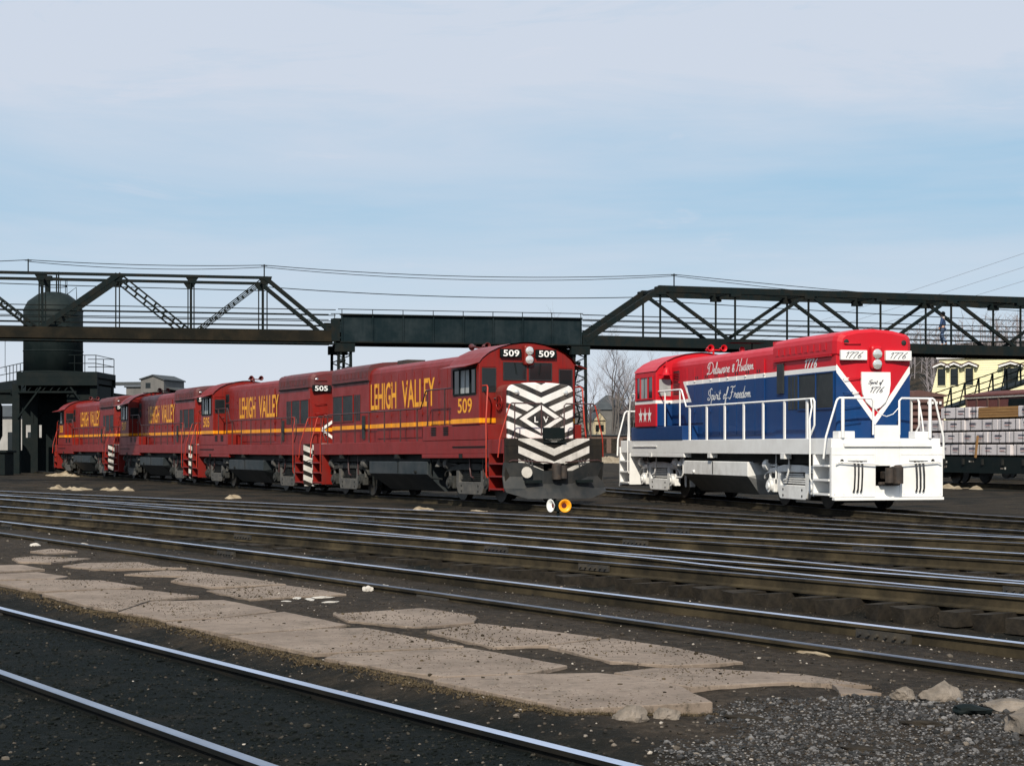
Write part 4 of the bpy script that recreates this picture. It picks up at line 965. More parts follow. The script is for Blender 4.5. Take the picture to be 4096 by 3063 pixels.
# planks lying between the second and third tracks
for i, (x, y, l, a) in enumerate([(-4.0,27.9,1.5,.35),(-3.2,27.2,1.2,.15),(-2.4,25.9,1.7,.30),(-1.3,24.6,1.3,.2),(-.3,23.2,1.6,.25),(.8,22.0,1.1,.1),(1.5,20.6,1.4,.3)]):
    o = MB().box(-l/2,l/2,-.09,.09,-.05,.05).build('plank', 'tie', label=['weathered plank lying in the dirt between the tracks, farthest left','short weathered plank just right of the farthest plank','long dark plank behind the pair of pale stones','weathered plank near the middle of the dirt strip','long weathered plank right of the middle of the dirt strip','short plank before the exposed tie ends','plank nearest the exposed tie ends'][i], cat='plank', group='loose planks between the tracks')
    o.location = (x, y, gz(x,y)+.03); o.rotation_euler = (R(4), R(3), a-.2)

# dwarf switch lamp
S = empty('switch_lamp', (1.08,41.0,-.18), 0, label='low switch lamp with one white and one amber disc between the rails', cat='switch lamp')
MB().box(-.16,.16,-.12,.12,-.02,.05).cyl((0,0,.05),(0,0,.30),.035,10).cyl((0,0,.27),(0,0,.52),.09,14).build('stand', 'black', S)
def target(name, ang, mat, off):
    d = Vector((math.sin(ang), -math.cos(ang), 0)); m = MB(); o = Vector((off,0,.40)) + d*.07
    m.lathe([(.062,0),(.10,.05),(.15,.085),(.155,.09),(.15,.095),(.10,.06),(.062,.012)], o, d, 22); t = m.build(name, mat, S)
    MB().lathe([(0,.01),(.062,.01)], o, d, 16).build('lens', 'amberlens', t)
MT['amber'] = wear('amber_target', (.90,.36,.01), (.75,.28,.01), .4, 8.0, .4)
MT['amberlens'] = NB('lamp_roundel').done((.10,.02,.02), .12, 0, .7)
target('target_disc', R(-55), 'letterwhite', -.05); target('target_disc', R(14), 'amber', .12)

# ------------------------------------------------------------------ footbridge
BX, BY, BR = 3.8, 91.2, R(12.6)
def zdrop(u): return -.0110*max(u, 0)
def span(name, label): 
    o = empty(name, (BX,BY,0), BR, label=label, cat='footbridge', group='spans of the footbridge'); return o
WID = 3.1
def members(parent, name, segs, w, h, mat='bridge', up=(0,0,1)):
    for p, q in segs: MB().bar(p, q, w, h, 0, up).build(name, mat, parent)
def laced(parent, p, q, gap=.26, w=.07, name='diagonal'):
    """two flats joined by small batten plates"""
    p = Vector(p); q = Vector(q); d = (q-p).normalized(); n = d.cross(Vector((0,1,0))).normalized(); L = (q-p).length
    m = MB(); m.bar(p+n*gap/2, q+n*gap/2, w*1.6, w, 0, n); m.bar(p-n*gap/2, q-n*gap/2, w*1.6, w, 0, n)
    k = int(L/.55)
    for i in range(1, k): c = p+d*(L*i/k); m.bar(c-n*gap/2, c+n*gap/2, .05, .10)
    m.build(name, 'bridge', parent)
# right truss
B = span('footbridge_span', 'black truss span of the footbridge at right, carrying a walking person')
U = [0.0]+[4.10+4.155*i for i in range(8)]
for y in (0, WID):
    b = [(u, y, 7.16+zdrop(u)) for u in U]; t = [(u, y, 9.98+zdrop(u)) for u in U]
    MB().bar((-.15,y,b[0][2]), b[-1], .26, .52).build('bottom_chord', 'bridge', B)
    MB().bar((U[1]-.1,y,t[1][2]), t[-1], .32, .34).build('top_chord', 'bridge', B)
    MB().bar(b[0], t[1], .30, .30).build('end_post', 'bridge', B)
    for i in range(1, len(U)):
        MB().bar(b[i], t[i], .09, .09).build('post', 'bridge', B)
        if i < len(U)-1: MB().bar(*((t[i], b[i+1]) if i % 2 else (b[i], t[i+1])), .17, .17).build('diagonal', 'bridge', B)
        MB().box(U[i]-.28,U[i]+.28,y-.17,y+.17,t[i][2]-.32,t[i][2]+.1).build('gusset_plate', 'bridge', B)
    for dz in (.22,.48,.78,1.08): MB().tube([(-.1,y+.12,7.42+dz),(U[-1],y+.12,7.42+dz+zdrop(U[-1]))], .026, 5).build('railing_bar', 'bridge', B)
for i in range(1, len(U)): MB().bar((U[i],0,9.98+zdrop(U[i])), (U[i],WID,9.98+zdrop(U[i])), .14, .16).build('cross_strut', 'bridge', B)
for i in range(1, len(U)-1): MB().bar((U[i],0,9.98+zdrop(U[i])), (U[i+1],WID,9.98+zdrop(U[i+1])), .06, .06).build('lateral_brace', 'bridge', B)
MB().add([(u, y, z+zdrop(u)) for u in (-.1, U[-1]) for y, z in ((.15,7.36),(WID-.15,7.36),(WID-.15,7.42),(.15,7.42))], [(0,1,5,4),(1,2,6,5),(2,3,7,6),(3,0,4,7)]).build('walkway_deck', 'deckwood', B)
# left truss
B = span('footbridge_span', 'black truss span of the footbridge at left, in front of the dark tank')
W = [-13.0-.0, -16.55, -20.15, -23.76, -27.4, -31.05, -34.7, -38.3]
for y in (0, WID):
    zb, zt = 7.19, 10.07
    MB().bar((W[0],y,zb), (W[-1],y,zb), .26, .54).build('bottom_chord', 'deckwood' if y == 0 else 'bridge', B)
    MB().bar((W[1]+.1,y,zt), (W[-1],y,zt), .16, .14).build('top_chord', 'bridge', B)
    MB().bar((W[0],y,zb), (W[1],y,zt), .20, .20).build('end_post', 'bridge', B)
    for i in range(1, len(W)):
        for o in (-.09, .09): MB().bar((W[i]+o,y,zb), (W[i]+o,y,zt), .045, .06).build('post', 'bridge', B)
        MB().prism([(W[i]-.34,zt+.07),(W[i]+.34,zt+.07),(W[i]+.30,zt-.08),(W[i]+.12,zt-.34),(W[i]-.12,zt-.34),(W[i]-.30,zt-.08)], 'y', y-.05, y+.05).build('gusset_plate', 'bridge', B)
    laced(B, (W[1],y,zt), (W[2],y,zb), .16, .05); laced(B, (W[3],y,zt), (W[2],y,zb), .24, .075)
    MB().bar((W[3],y,zt), (W[4]-.3,y,zb), .24, .26).build('diagonal', 'bridge', B); laced(B, (W[5],y,zt), (W[4],y,zb), .24, .07)
    for dz in (.24,.50,.80,1.08): MB().tube([(W[0],y+.1,7.46+dz),(W[-1],y+.1,7.46+dz)], .024, 5).build('railing_bar', 'bridge', B)
for i in range(1, len(W)): MB().bar((W[i],0,10.07), (W[i],WID,10.07), .10, .10).build('cross_strut', 'bridge', B)
MB().tube([(W[0],-.1,6.82),(W[-1],-.1,6.80)], .05, 6).build('conduit', 'bridge', B)
MB().box(W[-1],W[0],.15,WID-.15,7.40,7.46).build('walkway_deck', 'deckwood', B)
# plate girder span
B = span('footbridge_span', 'solid plate girder span of the footbridge above the chevron-nosed locomotive')
for y in (0, WID):
    g = MB().box(-12.75,-.22,y-.015,y+.015,6.95,8.27).build('girder_plate', 'bridge_plate', B)
    MB().box(-12.80,-.17,y-.16,y+.16,8.271,8.33).build('top_flange', 'bridge', B); MB().box(-12.80,-.17,y-.16,y+.16,6.88,6.949).build('bottom_flange', 'bridge', B)
    for i in range(9):
        u = -12.7+i*1.56; MB().box(u-.03,u+.03,y-.11,y-.016,6.951,8.269).build('stiffener', 'bridge_plate', B)
        MB().bar((u,y,8.33),(u,y,8.58),.035,.035).build('rail_post', 'bridge', B)
    MB().tube([(-12.9,y,8.57),(-.1,y,8.55)], .022, 5).build('handrail', 'bridge', B)
    MB().box(-13.25,-12.82,y-.14,y+.14,6.95,8.08).build('end_pier', 'bridge', B)
MB().box(-12.8,-.2,.17,WID-.17,7.36,7.42).build('walkway_deck', 'deckwood', B)
# bents
def bent(u, label):
    T = empty('bridge_tower', (BX,BY,-.2), BR, label=label, cat='bridge tower', group='steel towers under the footbridge')
    for y0 in (.1, WID-.1):
        for s in (-1, 1):
            MB().bar((u+s*.36*1.0,y0,0),(u+s*.30,y0,7.06),.12,.14).build('leg', 'bridge', T)
        m = MB(); n = 26
        for i in range(n):
            z0, z1 = 7.0*i/n, 7.0*(i+1)/n; a, b = (-1, 1) if i % 2 else (1, -1)
            m.bar((u+a*.32,y0,z0),(u+b*.32,y0,z1),.03,.06)
        m.build('lacing', 'bridge', T)
        MB().box(u-.5,u+.5,y0-.22,y0+.22,6.62,7.06).build('bearing_cap', 'bridge', T); MB().box(u-.55,u+.55,y0-.4,y0+.4,0,.35).build('footing', 'concrete', T)
    for z0, z1 in ((.6,3.4),(3.4,6.2)):
        MB().bar((u,.1,z0),(u,WID-.1,z1),.07,.07).build('brace', 'bridge', T); MB().bar((u,WID-.1,z0),(u,.1,z1),.07,.07).build('brace', 'bridge', T)
    for z in (3.4, 6.2): MB().bar((u,.1,z),(u,WID-.1,z),.1,.12).build('strut', 'bridge', T)
bent(-12.55, 'latticed steel tower under the left end of the plate girder')
bent(-.25, 'latticed steel tower under the right end of the plate girder')
# masts and cables on the bridge
def bl(u, y, z): return Vector((BX+math.cos(BR)*u-math.sin(BR)*y, BY+math.sin(BR)*u+math.cos(BR)*y, z))
for i, (u, z0, lab) in enumerate(((-28.0,10.1,'short cable mast on the left truss above the dark tank'),(-16.6,10.1,'short cable mast at the right end of the left truss'),(4.86,10.1,'short cable mast at the left end of the right truss'))):
    o = MB().cyl((0,0,0),(0,0,.66),.035,6).bar((-.16,0,.60),(.16,0,.60),.05,.05).build('cable_mast', 'bridge', label=lab, cat='mast', group='cable masts on the footbridge'); o.location = bl(u,0,z0-.02); o.rotation_euler = (0,0,BR)
def cable(a, b, sag, r, label, n=14, mat='black', group='cables'):
    a = Vector(a); b = Vector(b); pts = [a.lerp(b, i/n) - Vector((0,0,sag*4*(i/n)*(1-i/n))) for i in range(n+1)]
    return MB().tube(pts, r, 4, 0, False).build('cable', mat, label=label, cat='cable', group=group)
cable(bl(-45,0,10.6), bl(-28,0,10.7), .3, .018, 'upper cable running off the left edge above the bridge'); cable(bl(-28,0,10.7), bl(-16.6,0,10.7), .12, .018, 'upper cable between the two masts of the left truss')
cable(bl(-28,0,10.62), bl(-16.6,0,10.6), .22, .016, 'lower cable between the two masts of the left truss')
cable(bl(-16.6,0,10.7), bl(4.86,0,10.7), .34, .018, 'upper of the two cables above the plate girder'); cable(bl(-16.6,0,10.6), bl(4.86,0,10.62), .42, .016, 'lower of the two cables above the plate girder')
cable(bl(4.86,0,10.7), bl(45,0,8.8), .3, .018, 'upper cable sloping down to the right over the right truss'); cable(bl(4.86,0,10.62), bl(45,0,8.6), .5, .016, 'lower cable sloping down to the right over the right truss')
cable(bl(-16.3,WID,9.9), bl(4.0,WID,9.75), .25, .022, 'thick cable hung between the two trusses'); cable(bl(4.0,WID,9.6), bl(36,WID,8.6), .1, .022, 'thick cable running inside the right truss'); cable(bl(-40,WID,10.0), bl(-16.3,WID,9.7), .05, .022, 'thick cable running inside the left truss')
cable((45,150,16.2), (12,400,10), .6, .014, 'faint power line crossing the sky at right, lowest', mat='twig'); cable((45,150,17.4), (12,400,11.5), .6, .014, 'faint power line crossing the sky at right, middle', mat='twig'); cable((45,150,18.6), (12,400,13), .6, .014, 'faint power line crossing the sky at right, highest', mat='twig')

# person on the bridge
MT['jacket'] = wear('blue_jacket', (.018,.045,.12), (.03,.06,.14), .4, 9.0, .85); MT['jeans'] = wear('blue_jeans', (.06,.10,.19), (.10,.14,.22), .5, 9.0, .9)
MT['skin'] = NB('skin').done((.42,.25,.18), .55); MT['hair'] = NB('dark_hair').done((.012,.010,.010), .6); MT['scarf'] = NB('pale_collar').done((.62,.60,.58), .8); MT['shoe'] = NB('dark_shoe').done((.02,.018,.018), .5)
def skinned(name, nodes, edges, root, mat, parent, sub=2):
    me = bpy.data.meshes.new(name); me.from_pydata([n[0] for n in nodes], edges, []); o = link(name, me, parent); me.materials.append(MT[mat])
    m = o.modifiers.new('skin', 'SKIN'); m.use_smooth_shade = True
    for i, n in enumerate(nodes):
        sv = me.skin_vertices[0].data[i]; sv.radius = n[1]; sv.use_root = i == root
    s = o.modifiers.new('sub', 'SUBSURF'); s.levels = sub; s.render_levels = sub; return o
P = empty('person', bl(20.6,.75,7.42+zdrop(20.6)), BR+R(55), label='person in a dark blue jacket and jeans walking across the footbridge', cat='person')
N = [((0,0,.92),(.14,.10)), ((0,0,1.12),(.15,.11)), ((0,0,1.33),(.18,.11)), ((0,.01,1.45),(.075,.07)), ((0,.02,1.53),(.06,.06)), ((0,.02,1.63),(.082,.10)), ((0,.02,1.72),(.06,.07)),
     ((.21,0,1.37),(.06,.06)), ((.27,-.06,1.12),(.05,.05)), ((.23,.06,.92),(.042,.042)), ((.22,.10,.82),(.035,.03)),
     ((-.21,0,1.37),(.06,.06)), ((-.28,.04,1.12),(.05,.05)), ((-.25,.12,.92),(.042,.042)), ((-.24,.16,.83),(.035,.03)),
     ((.10,0,.84),(.095,.095)), ((.11,.10,.48),(.065,.065)), ((.11,.02,.09),(.045,.05)), ((.11,.14,.04),(.04,.035)),
     ((-.10,0,.84),(.095,.095)), ((-.11,.02,.47),(.065,.065)), ((-.11,-.20,.12),(.045,.05)), ((-.11,-.10,.04),(.04,.035))]
E_ = [(0,1),(1,2),(2,3),(3,4),(4,5),(5,6),(2,7),(7,8),(8,9),(9,10),(2,11),(11,12),(12,13),(13,14),(0,15),(15,16),(16,17),(17,18),(0,19),(19,20),(20,21),(21,22)]
P.scale = (1.1,1.1,1.06)
body = skinned('body', N, E_, 0, 'skin', P)
jk = [(N[i][0], (N[i][1][0]+.022, N[i][1][1]+.022)) for i in (0,1,2,7,8,9,11,12,13)]; skinned('jacket', [((0,0,.86),(.165,.125))]+jk, [(0,1),(1,2),(2,3),(3,4),(4,5),(5,6),(3,7),(7,8),(8,9)], 1, 'jacket', P)
tr_ = [(N[i][0], (N[i][1][0]+.016, N[i][1][1]+.016)) for i in (0,15,16,17,19,20,21)]; skinned('trousers', tr_, [(0,1),(1,2),(2,3),(0,4),(4,5),(5,6)], 0, 'jeans', P)
skinned('shoes', [((.11,-.03,.05),(.05,.045)),((.11,.17,.04),(.045,.035))], [(0,1)], 0, 'shoe', P); skinned('shoes', [((-.11,-.24,.07),(.05,.045)),((-.11,-.06,.035),(.045,.035))], [(0,1)], 0, 'shoe', P)
hb = MB(); hb.ico((0,-.012,1.665), .118, 1, .04, 2, (.86,1.0,1.02)); hb.build('hair', 'hair', P); sc_ = MB(); sc_.lathe([(.09,0),(.11,.03),(.105,.07),(.08,.09)], (0,.01,1.42), (0,0,1), 14); sc_.build('collar', 'scarf', P)
fc = MB(); fc.ico((.032,.112,1.655),.012,2,0,1); fc.ico((-.032,.112,1.655),.012,3,0,1); fc.build('eyes','hair',P); MB().ico((0,.125,1.625),.02,4,0,1,(.7,1,1)).build('nose','skin',P)

# ------------------------------------------------------------------ tank on its tower over the engine track, far left
T = empty('storage_tank', (-31.85,121.5,6.75), 0, label='dark cylindrical steel tank with domed top on the tower at left', cat='tank')
MB().lathe([(0,0),(2.02,0),(2.02,4.35),(1.72,4.95),(1.05,5.45),(.55,5.6),(0,5.65)], (0,0,0), (0,0,1), 40).build('shell', 'tank', T)
for z in (.06, 1.5, 2.9, 4.3): MB().lathe([(2.03,-.03),(2.05,-.03),(2.05,.03),(2.03,.03)], (0,0,z), (0,0,1), 40).build('hoop', 'tank', T)
for i in range(8):
    a = 2*math.pi*i/8; MB().cyl((.95*math.cos(a),.95*math.sin(a),5.45),(.95*math.cos(a),.95*math.sin(a),6.55),.025,5).build('guard_post', 'black', T)
for z in (6.0, 6.5): MB().lathe([(.93,z),(.97,z),(.97,z+.05),(.93,z+.05)], (0,0,0), (0,0,1), 16).build('guard_ring', 'black', T)
MB().cyl((-.35,0,5.5),(-.35,0,6.5),.16,10).box(-.6,-.1,-.2,.2,6.4,6.75).build('fill_valve', 'black', T)
MB().tube([(1.1,-.6,5.4),(1.75,-.6,5.9),(1.78,-.6,5.0)], .03, 5).build('vent_pipe', 'black', T)
MB().cyl((.45,-.3,5.5),(.45,-.3,7.0),.05,6).cyl((.15,.3,5.5),(.15,.3,6.9),.05,6).build('vent_stack', 'black', T)
W_ = empty('sand_tower', (-31.0,121.5,-.2), 0, label='dark steel tower with railed platform straddling the track at left', cat='tower')
for x in (-2.75, 2.55):
    for y in (-2.3, 2.3): MB().box(x-.25,x+.25,y-.2,y+.2,0,6.1).build('column', 'black', W_)
MB().box(-2.6,2.85,-2.8,2.8,6.55,6.93).build('platform', 'black', W_)
for y in (-2.7, 2.7): MB().box(-2.6,2.85,y-.09,y+.09,6.0,6.549).build('platform_beam', 'black', W_)
for i in range(8): MB().box(-2.5+.72*i,-2.36+.72*i,-2.5,2.5,6.15,6.545).build('joist', 'black', W_)
for i in range(7): MB().bar((-2.4+.5*i,-2.55,5.65),(-2.1+.5*i,-2.55,6.0),.06,.06).build('lattice_bar', 'black', W_)
MB().box(-2.6,1.4,-2.62,-2.5,5.5,5.62).build('lattice_chord', 'black', W_)
MB().box(.6,2.8,-2.0,1.6,4.9,5.99).build('hopper', 'black', W_)
for y in (-2.6, 2.6): MB().bar((-2.6,y,3.8),(-1.0,y,5.9),.1,.1).build('knee_brace', 'black', W_); MB().bar((2.55,y,3.8),(1.0,y,5.9),.1,.1).build('knee_brace', 'black', W_)
for x, y in ((2.75,-2.7),(2.75,2.7),(2.0,-2.7),(1.3,-2.7),(2.0,2.7)): MB().cyl((x,y,6.93),(x,y,8.05),.03,5).build('rail_post', 'black', W_)
for z in (7.5, 8.05): MB().tube([(.9,-2.7,z),(2.75,-2.7,z),(2.75,2.7,z),(.9,2.7,z)], .028, 5).build('handrail', 'black', W_)
# side wing with a walkway running back to the left
for i in range(6):
    x, y = -3.0-.62*i, .4+1.3*i
    MB().cyl((x,y,6.55),(x,y,7.7),.03,5).build('rail_post', 'black', W_)
MB().tube([(-2.6,-.4,7.7),(-7.0,8.4,7.7)], .03, 5).build('handrail', 'black', W_); MB().tube([(-2.6,-.4,7.15),(-7.0,8.4,7.15)], .03, 5).build('handrail', 'black', W_)
MB().add([(-2.5,-.9,6.55),(-2.5,2.5,6.55),(-7.0,12,6.55),(-7.4,8.2,6.55),(-2.5,-.9,5.6),(-2.5,2.5,5.6),(-7.0,12,5.6),(-7.4,8.2,5.6)], [(0,1,2,3),(7,6,5,4),(0,3,7,4),(1,5,6,2),(3,2,6,7),(0,4,5,1)]).build('side_gantry', 'black', W_)
MB().tube([(-3.5,-2.4,6.9),(-3.5,-2.4,9.2),(-3.2,-2.4,9.4),(-2.6,-2.4,9.4)], .02, 5).build('lamp_conduit', 'black', W_)
MB().cyl((.4,0,3.7),(.4,0,5.6),.16,10).cyl((2.4,0,3.9),(2.4,0,4.9),.16,10).build('sand_spout', 'black', W_)
# dark engine shed behind the tower
H_ = empty('engine_shed', (-31,125.0,-.2), 0, label='dark engine shed with an opening behind the tank tower', cat='shed')
for n_, b in (('wall', (-7,-3.8,0,.3,0,1.6)), ('wall', (-7,-3.8,0,.3,4.9,5.7)), ('post', (-4.0,-3.8,0,.3,1.6,4.9)), ('wall', (-2.6,2.2,0,.3,0,5.7)), ('wall', (-3.8,-2.6,0,.3,3.4,5.7)), ('wall', (-3.8,-2.6,0,.3,0,2.5)), ('wall', (-7,2.2,9.7,10,4.2,5.7)), ('wall', (1.9,2.2,.3,9.7,0,5.7))):
    MB().box(*b).build(n_, 'black', H_)
MB().prism([(-7.3,5.7),(2.4,5.7),(-2.4,6.2)], 'y', -.2, 10.3).build('roof', 'black', H_)
o = MB().box(-1.6,1.6,-1,1,0,1.45).box(-1.75,1.75,-1.15,1.15,1.45,1.6).build('concrete_bunker', 'black', bevel=.03, label='low dark concrete bunker at the left edge beneath the tower', cat='bunker'); o.location = (-34.2,113.5,-.2)
C_ = empty('coal_bin', (-36.6,120,-.2), 0, label='dark rounded bin cut by the left edge below the walkway', cat='bin')
MB().lathe([(0,1.6),(1.2,1.7),(1.6,2.6),(1.6,4.6),(1.3,5.2),(0,5.4)], (0,0,0), (0,0,1), 24).build('bin_shell', 'black', C_)
for a in range(4): MB().box(1.1*math.cos(a*1.571+.785)-.12,1.1*math.cos(a*1.571+.785)+.12,1.1*math.sin(a*1.571+.785)-.12,1.1*math.sin(a*1.571+.785)+.12,0,2.4).build('leg', 'black', C_)

# ------------------------------------------------------------------ grey plant buildings far behind
MT['greyblock'] = wear('grey_concrete', (.14,.135,.13), (.07,.072,.075), .6, .5, .9, streak=.4); MT['greyroof'] = wear('dark_roof', (.035,.042,.048), (.07,.08,.085), .5, .6, .8)
MT['palewall'] = wear('pale_wall', (.34,.33,.32), (.18,.18,.17), .6, .6, .9)
G_ = empty('plant_building', (-45.2,220,0), R(-14), label='grey concrete plant building with a tall gabled block behind the locomotives', cat='building')
MB().prism([(-1.6,0),(1.55,0),(1.55,10.0),(0.1,10.6),(-1.6,10.1)], 'y', 0, 6).build('tower_block', 'greyblock', G_)
MB().prism([(-1.75,10.1),(-1.75,10.25),(.1,10.78),(1.7,10.15),(1.7,10.0),(.1,10.62)], 'y', -.2, 6.2).build('roof', 'greyroof', G_)
MB().box(-3.9,-1.61,.6,6,0,9.2).build('side_block', 'greyblock', G_); MB().box(-4.1,-1.61,.4,6.2,9.201,9.4).build('roof', 'greyroof', G_)
MB().box(1.56,5.5,1,6,0,8.4).build('side_block', 'greyblock', G_); MB().prism([(1.56,9.0),(5.8,8.3),(5.8,8.5),(1.56,9.25)], 'y', .8, 6.2).build('roof', 'greyroof', G_)
for x, z in ((-.9,8.2),(.3,7.6),(-.6,9.4)):
    f_ = MB().box(x-.35,x+.35,-.03,-.002,z-.35,z+.35).build('window', 'greyroof', G_); MB().box(x-.3,x+.3,-.045,-.031,z-.3,z+.3).build('pane', 'glass', f_)
MB().box(-9.5,-1.61,2,3.4,9.55,9.95).build('conveyor_gallery', 'greyroof', G_); MB().box(-9.6,-9.2,2.1,3.3,0,9.55).build('gallery_leg', 'greyroof', G_)
MB().box(-12,-3.9,3,7,0,8.3).build('annex', 'greyblock', G_)
A_ = empty('shed', (-60,205,0), R(-10), label='pale low building seen through the opening of the engine shed', cat='shed')
MB().box(-6,6,0,6,0,5.2).build('wall', 'palewall', A_); MB().prism([(-.4,5.2),(6.4,5.2),(3,6.6)], 'x', -6.3, 6.3).build('roof', 'greyroof', A_)
for x in (-4,-1.5,1,3.5): MB().box(x,x+1.2,-.03,-.002,1.2,3.4).build('window', 'glass', A_)

# ------------------------------------------------------------------ flatcar with wrapped lumber
FX, FY, FR = 22.8, 72.5, math.atan2(-.951,.309)
F = empty('flatcar', (FX,FY,-.02), FR, label='black flatcar loaded with wrapped lumber behind the white locomotive end', cat='railcar')
MB().box(-10,9,-1.42,1.42,1.02,1.20).build('deck', 'deckwood', F)
MB().prism([(-10,1.20),(9,1.20),(9,.78),(7.5,.50),(-8.5,.50),(-10,.78)], 'y', -1.50, -1.421).build('side_sill', 'black', F); MB().prism([(-10,1.20),(9,1.20),(9,.78),(7.5,.50),(-8.5,.50),(-10,.78)], 'y', 1.421, 1.50).build('side_sill', 'black', F)
for i in range(13): MB().box(-9.5+1.5*i-.06,-9.5+1.5*i+.06,-1.58,-1.501,.86,1.12).build('stake_pocket', 'under', F)
for x in (-7.6, 6.6):
    B_ = MB().box(x-.3,x+.3,-.9,.9,.55,.9).build('truck', 'under', F)
    for a in (-.85,.85):
        for s in (-.75,.75): MB().cyl((x+a,s-.06,.45),(x+a,s+.06,.45),.45,20).build('wheel', 'wheel', B_)
    for s in (-1, 1): MB().prism([(x-1.1,.55),(x-.5,.75),(x+.5,.75),(x+1.1,.55),(x+.9,.35),(x+.4,.25),(x-.4,.25),(x-.9,.35)], 'y', s*1.0-.06, s*1.0+.06).build('side_frame', 'under', B_)
MB().cyl((-10.6,0,.75),(-10,0,.75),.1,8).build('coupler', 'coupler', F)
for x, z, w, h, mt in ((-7.0,.92,.20,.09,'palerock'),(-6.5,.92,.16,.09,'palerock'),(-7.2,.72,.10,.11,'rock'),(-7.05,.70,.10,.13,'rock'),(-6.62,.71,.09,.12,'rock'),(-6.47,.71,.11,.10,'rock'),(-4.6,.97,.10,.06,'palerock'),(-4.45,.97,.06,.05,'rock'),(-4.3,.97,.08,.05,'rock'),(-2.2,.69,.22,.05,'rock'),(-1.9,.68,.10,.09,'palerock')):
    MB().box(x,x+w,-1.506,-1.501,z,z+h).build('worn_stencil', mt, F)
MT['wrap'] = wear('white_lumber_wrap', (.60,.56,.57), (.46,.43,.44), .5, 2.0, .5, bump=.3, bscale=4); MT['lumber'] = wear('brown_lumber', (.25,.13,.045), (.36,.21,.08), .7, 3.0, .85, stretch=(.3,4,4)); MT['rednote'] = NB('red_print').done((.45,.12,.09), .7)
rows = [(1.20,[-8.7,-7.3,-5.2,-3.6,-1.4,.2,2.2,4.4]),(1.74,[-8.7,-6.9,-5.2,-3.2,-1.6,.2,2.4,4.4]),(2.28,[-8.7,-6.7,-5.0,-2.5,-.9,1.2,3.2,4.4]),(2.82,[-6.9,-4.65,-4.02])]
rname = ['bottom row','second row from the bottom','third row from the bottom','top row']
oname = ['first','second','third','fourth','fifth','sixth','seventh','eighth']
def pack(x0, x1, z0, label, seed):
    rn = random.Random(seed); h = .46 + rn.uniform(-.01,.015)
    P = empty('lumber_pack', (FX+math.cos(FR)*x0+rn.uniform(-.05,.05), FY+math.sin(FR)*x0+rn.uniform(-.03,.03), z0), FR+rn.uniform(-.012,.012), label=label, cat='lumber', group='wrapped lumber packs on the flatcar'); l = x1-x0-.035
    MB().box(0,l,-1.44+rn.uniform(-.02,.02),1.3,.05,.05+h).build('wrapper', 'wrap', P, .03)
    for a in (.12, .5, .88): MB().box(l*a-.05,l*a+.05,-1.35,1.25,-.012,.049).build('dunnage', 'tie', P)
    for a in ([.18,.55,.86] if l > 1.5 else [.35,.8]):
        MB().box(l*a-.008,l*a+.008,-1.475,-1.461,.05,.05+h+.01).build('strap', 'black', P)
    n = max(1, int(l/.95))
    for i in range(n):
        c = l*(i+.5)/n
        MB().box(c-.26,c+.26,-1.468,-1.462,.33,.365).box(c-.26,c+.18,-1.468,-1.462,.37,.385).build('print', 'ink', P); MB().box(c-.26,c+.10,-1.468,-1.462,.245,.262).build('print', 'rednote', P)
        MB().box(c-.24,c+.22,-1.468,-1.462,.205,.215).build('print', 'rock', P)
    return P
k = 0
for (z0, xs), rnm in zip(rows, rname):
    for i, (a, b) in enumerate(zip(xs, xs[1:])):
        k += 1; pack(a, b, z0, 'white wrapped lumber pack, %s from the left in the %s' % (oname[i], rnm), k)
pack(-.95, 1.4, 2.82, 'white wrapped lumber pack in the top row right of the bare brown lumber', 90)
P = empty('lumber_stack', (FX+math.cos(FR)*-4.0, FY+math.sin(FR)*-4.0, 2.82), FR, label='unwrapped brown lumber stack in the top row of the flatcar load', cat='lumber')
for j in range(8): MB().box(.02+.01*(j%3),2.98-.015*(j%2),-1.44+.012*(j%2),1.3,.05+.0565*j,.05+.0565*j+.053).build('board', 'lumber', P)
o = MB().ico((0,0,0), .5, 4, .22, 2, (1.25,.7,.55)).build('plastic_sheet', 'white', label='crumpled white plastic sheet lying on the brown lumber', cat='plastic sheet'); o.location = (FX+math.cos(FR)*-1.9+.6, FY+math.sin(FR)*-1.9-.6, 3.52)
o = MB().ico((0,0,0), .45, 8, .22, 2, (1.25,.7,.5)).build('plastic_sheet', 'white', label='crumpled white plastic sheet at the right edge on the lumber', cat='plastic sheet'); o.location = (FX+math.cos(FR)*.5+.3, FY+math.sin(FR)*.5-.6, 3.55)
for i, (x, t) in enumerate(((-4.0,.3),(1.6,0.2))):
    o = MB().box(-.05,.05,-.03,.03,0,.95).build('wood_stake', 'lumber', label=['pale broken stake leaning against the lumber packs','pale stake against the lumber packs near the right edge'][i], cat='stake', group='stakes on the flatcar'); o.location = (FX+math.cos(FR)*x-math.sin(FR)*-1.56, FY+math.sin(FR)*x+math.cos(FR)*-1.56, 1.15); o.rotation_euler = (0,t*.6,FR)

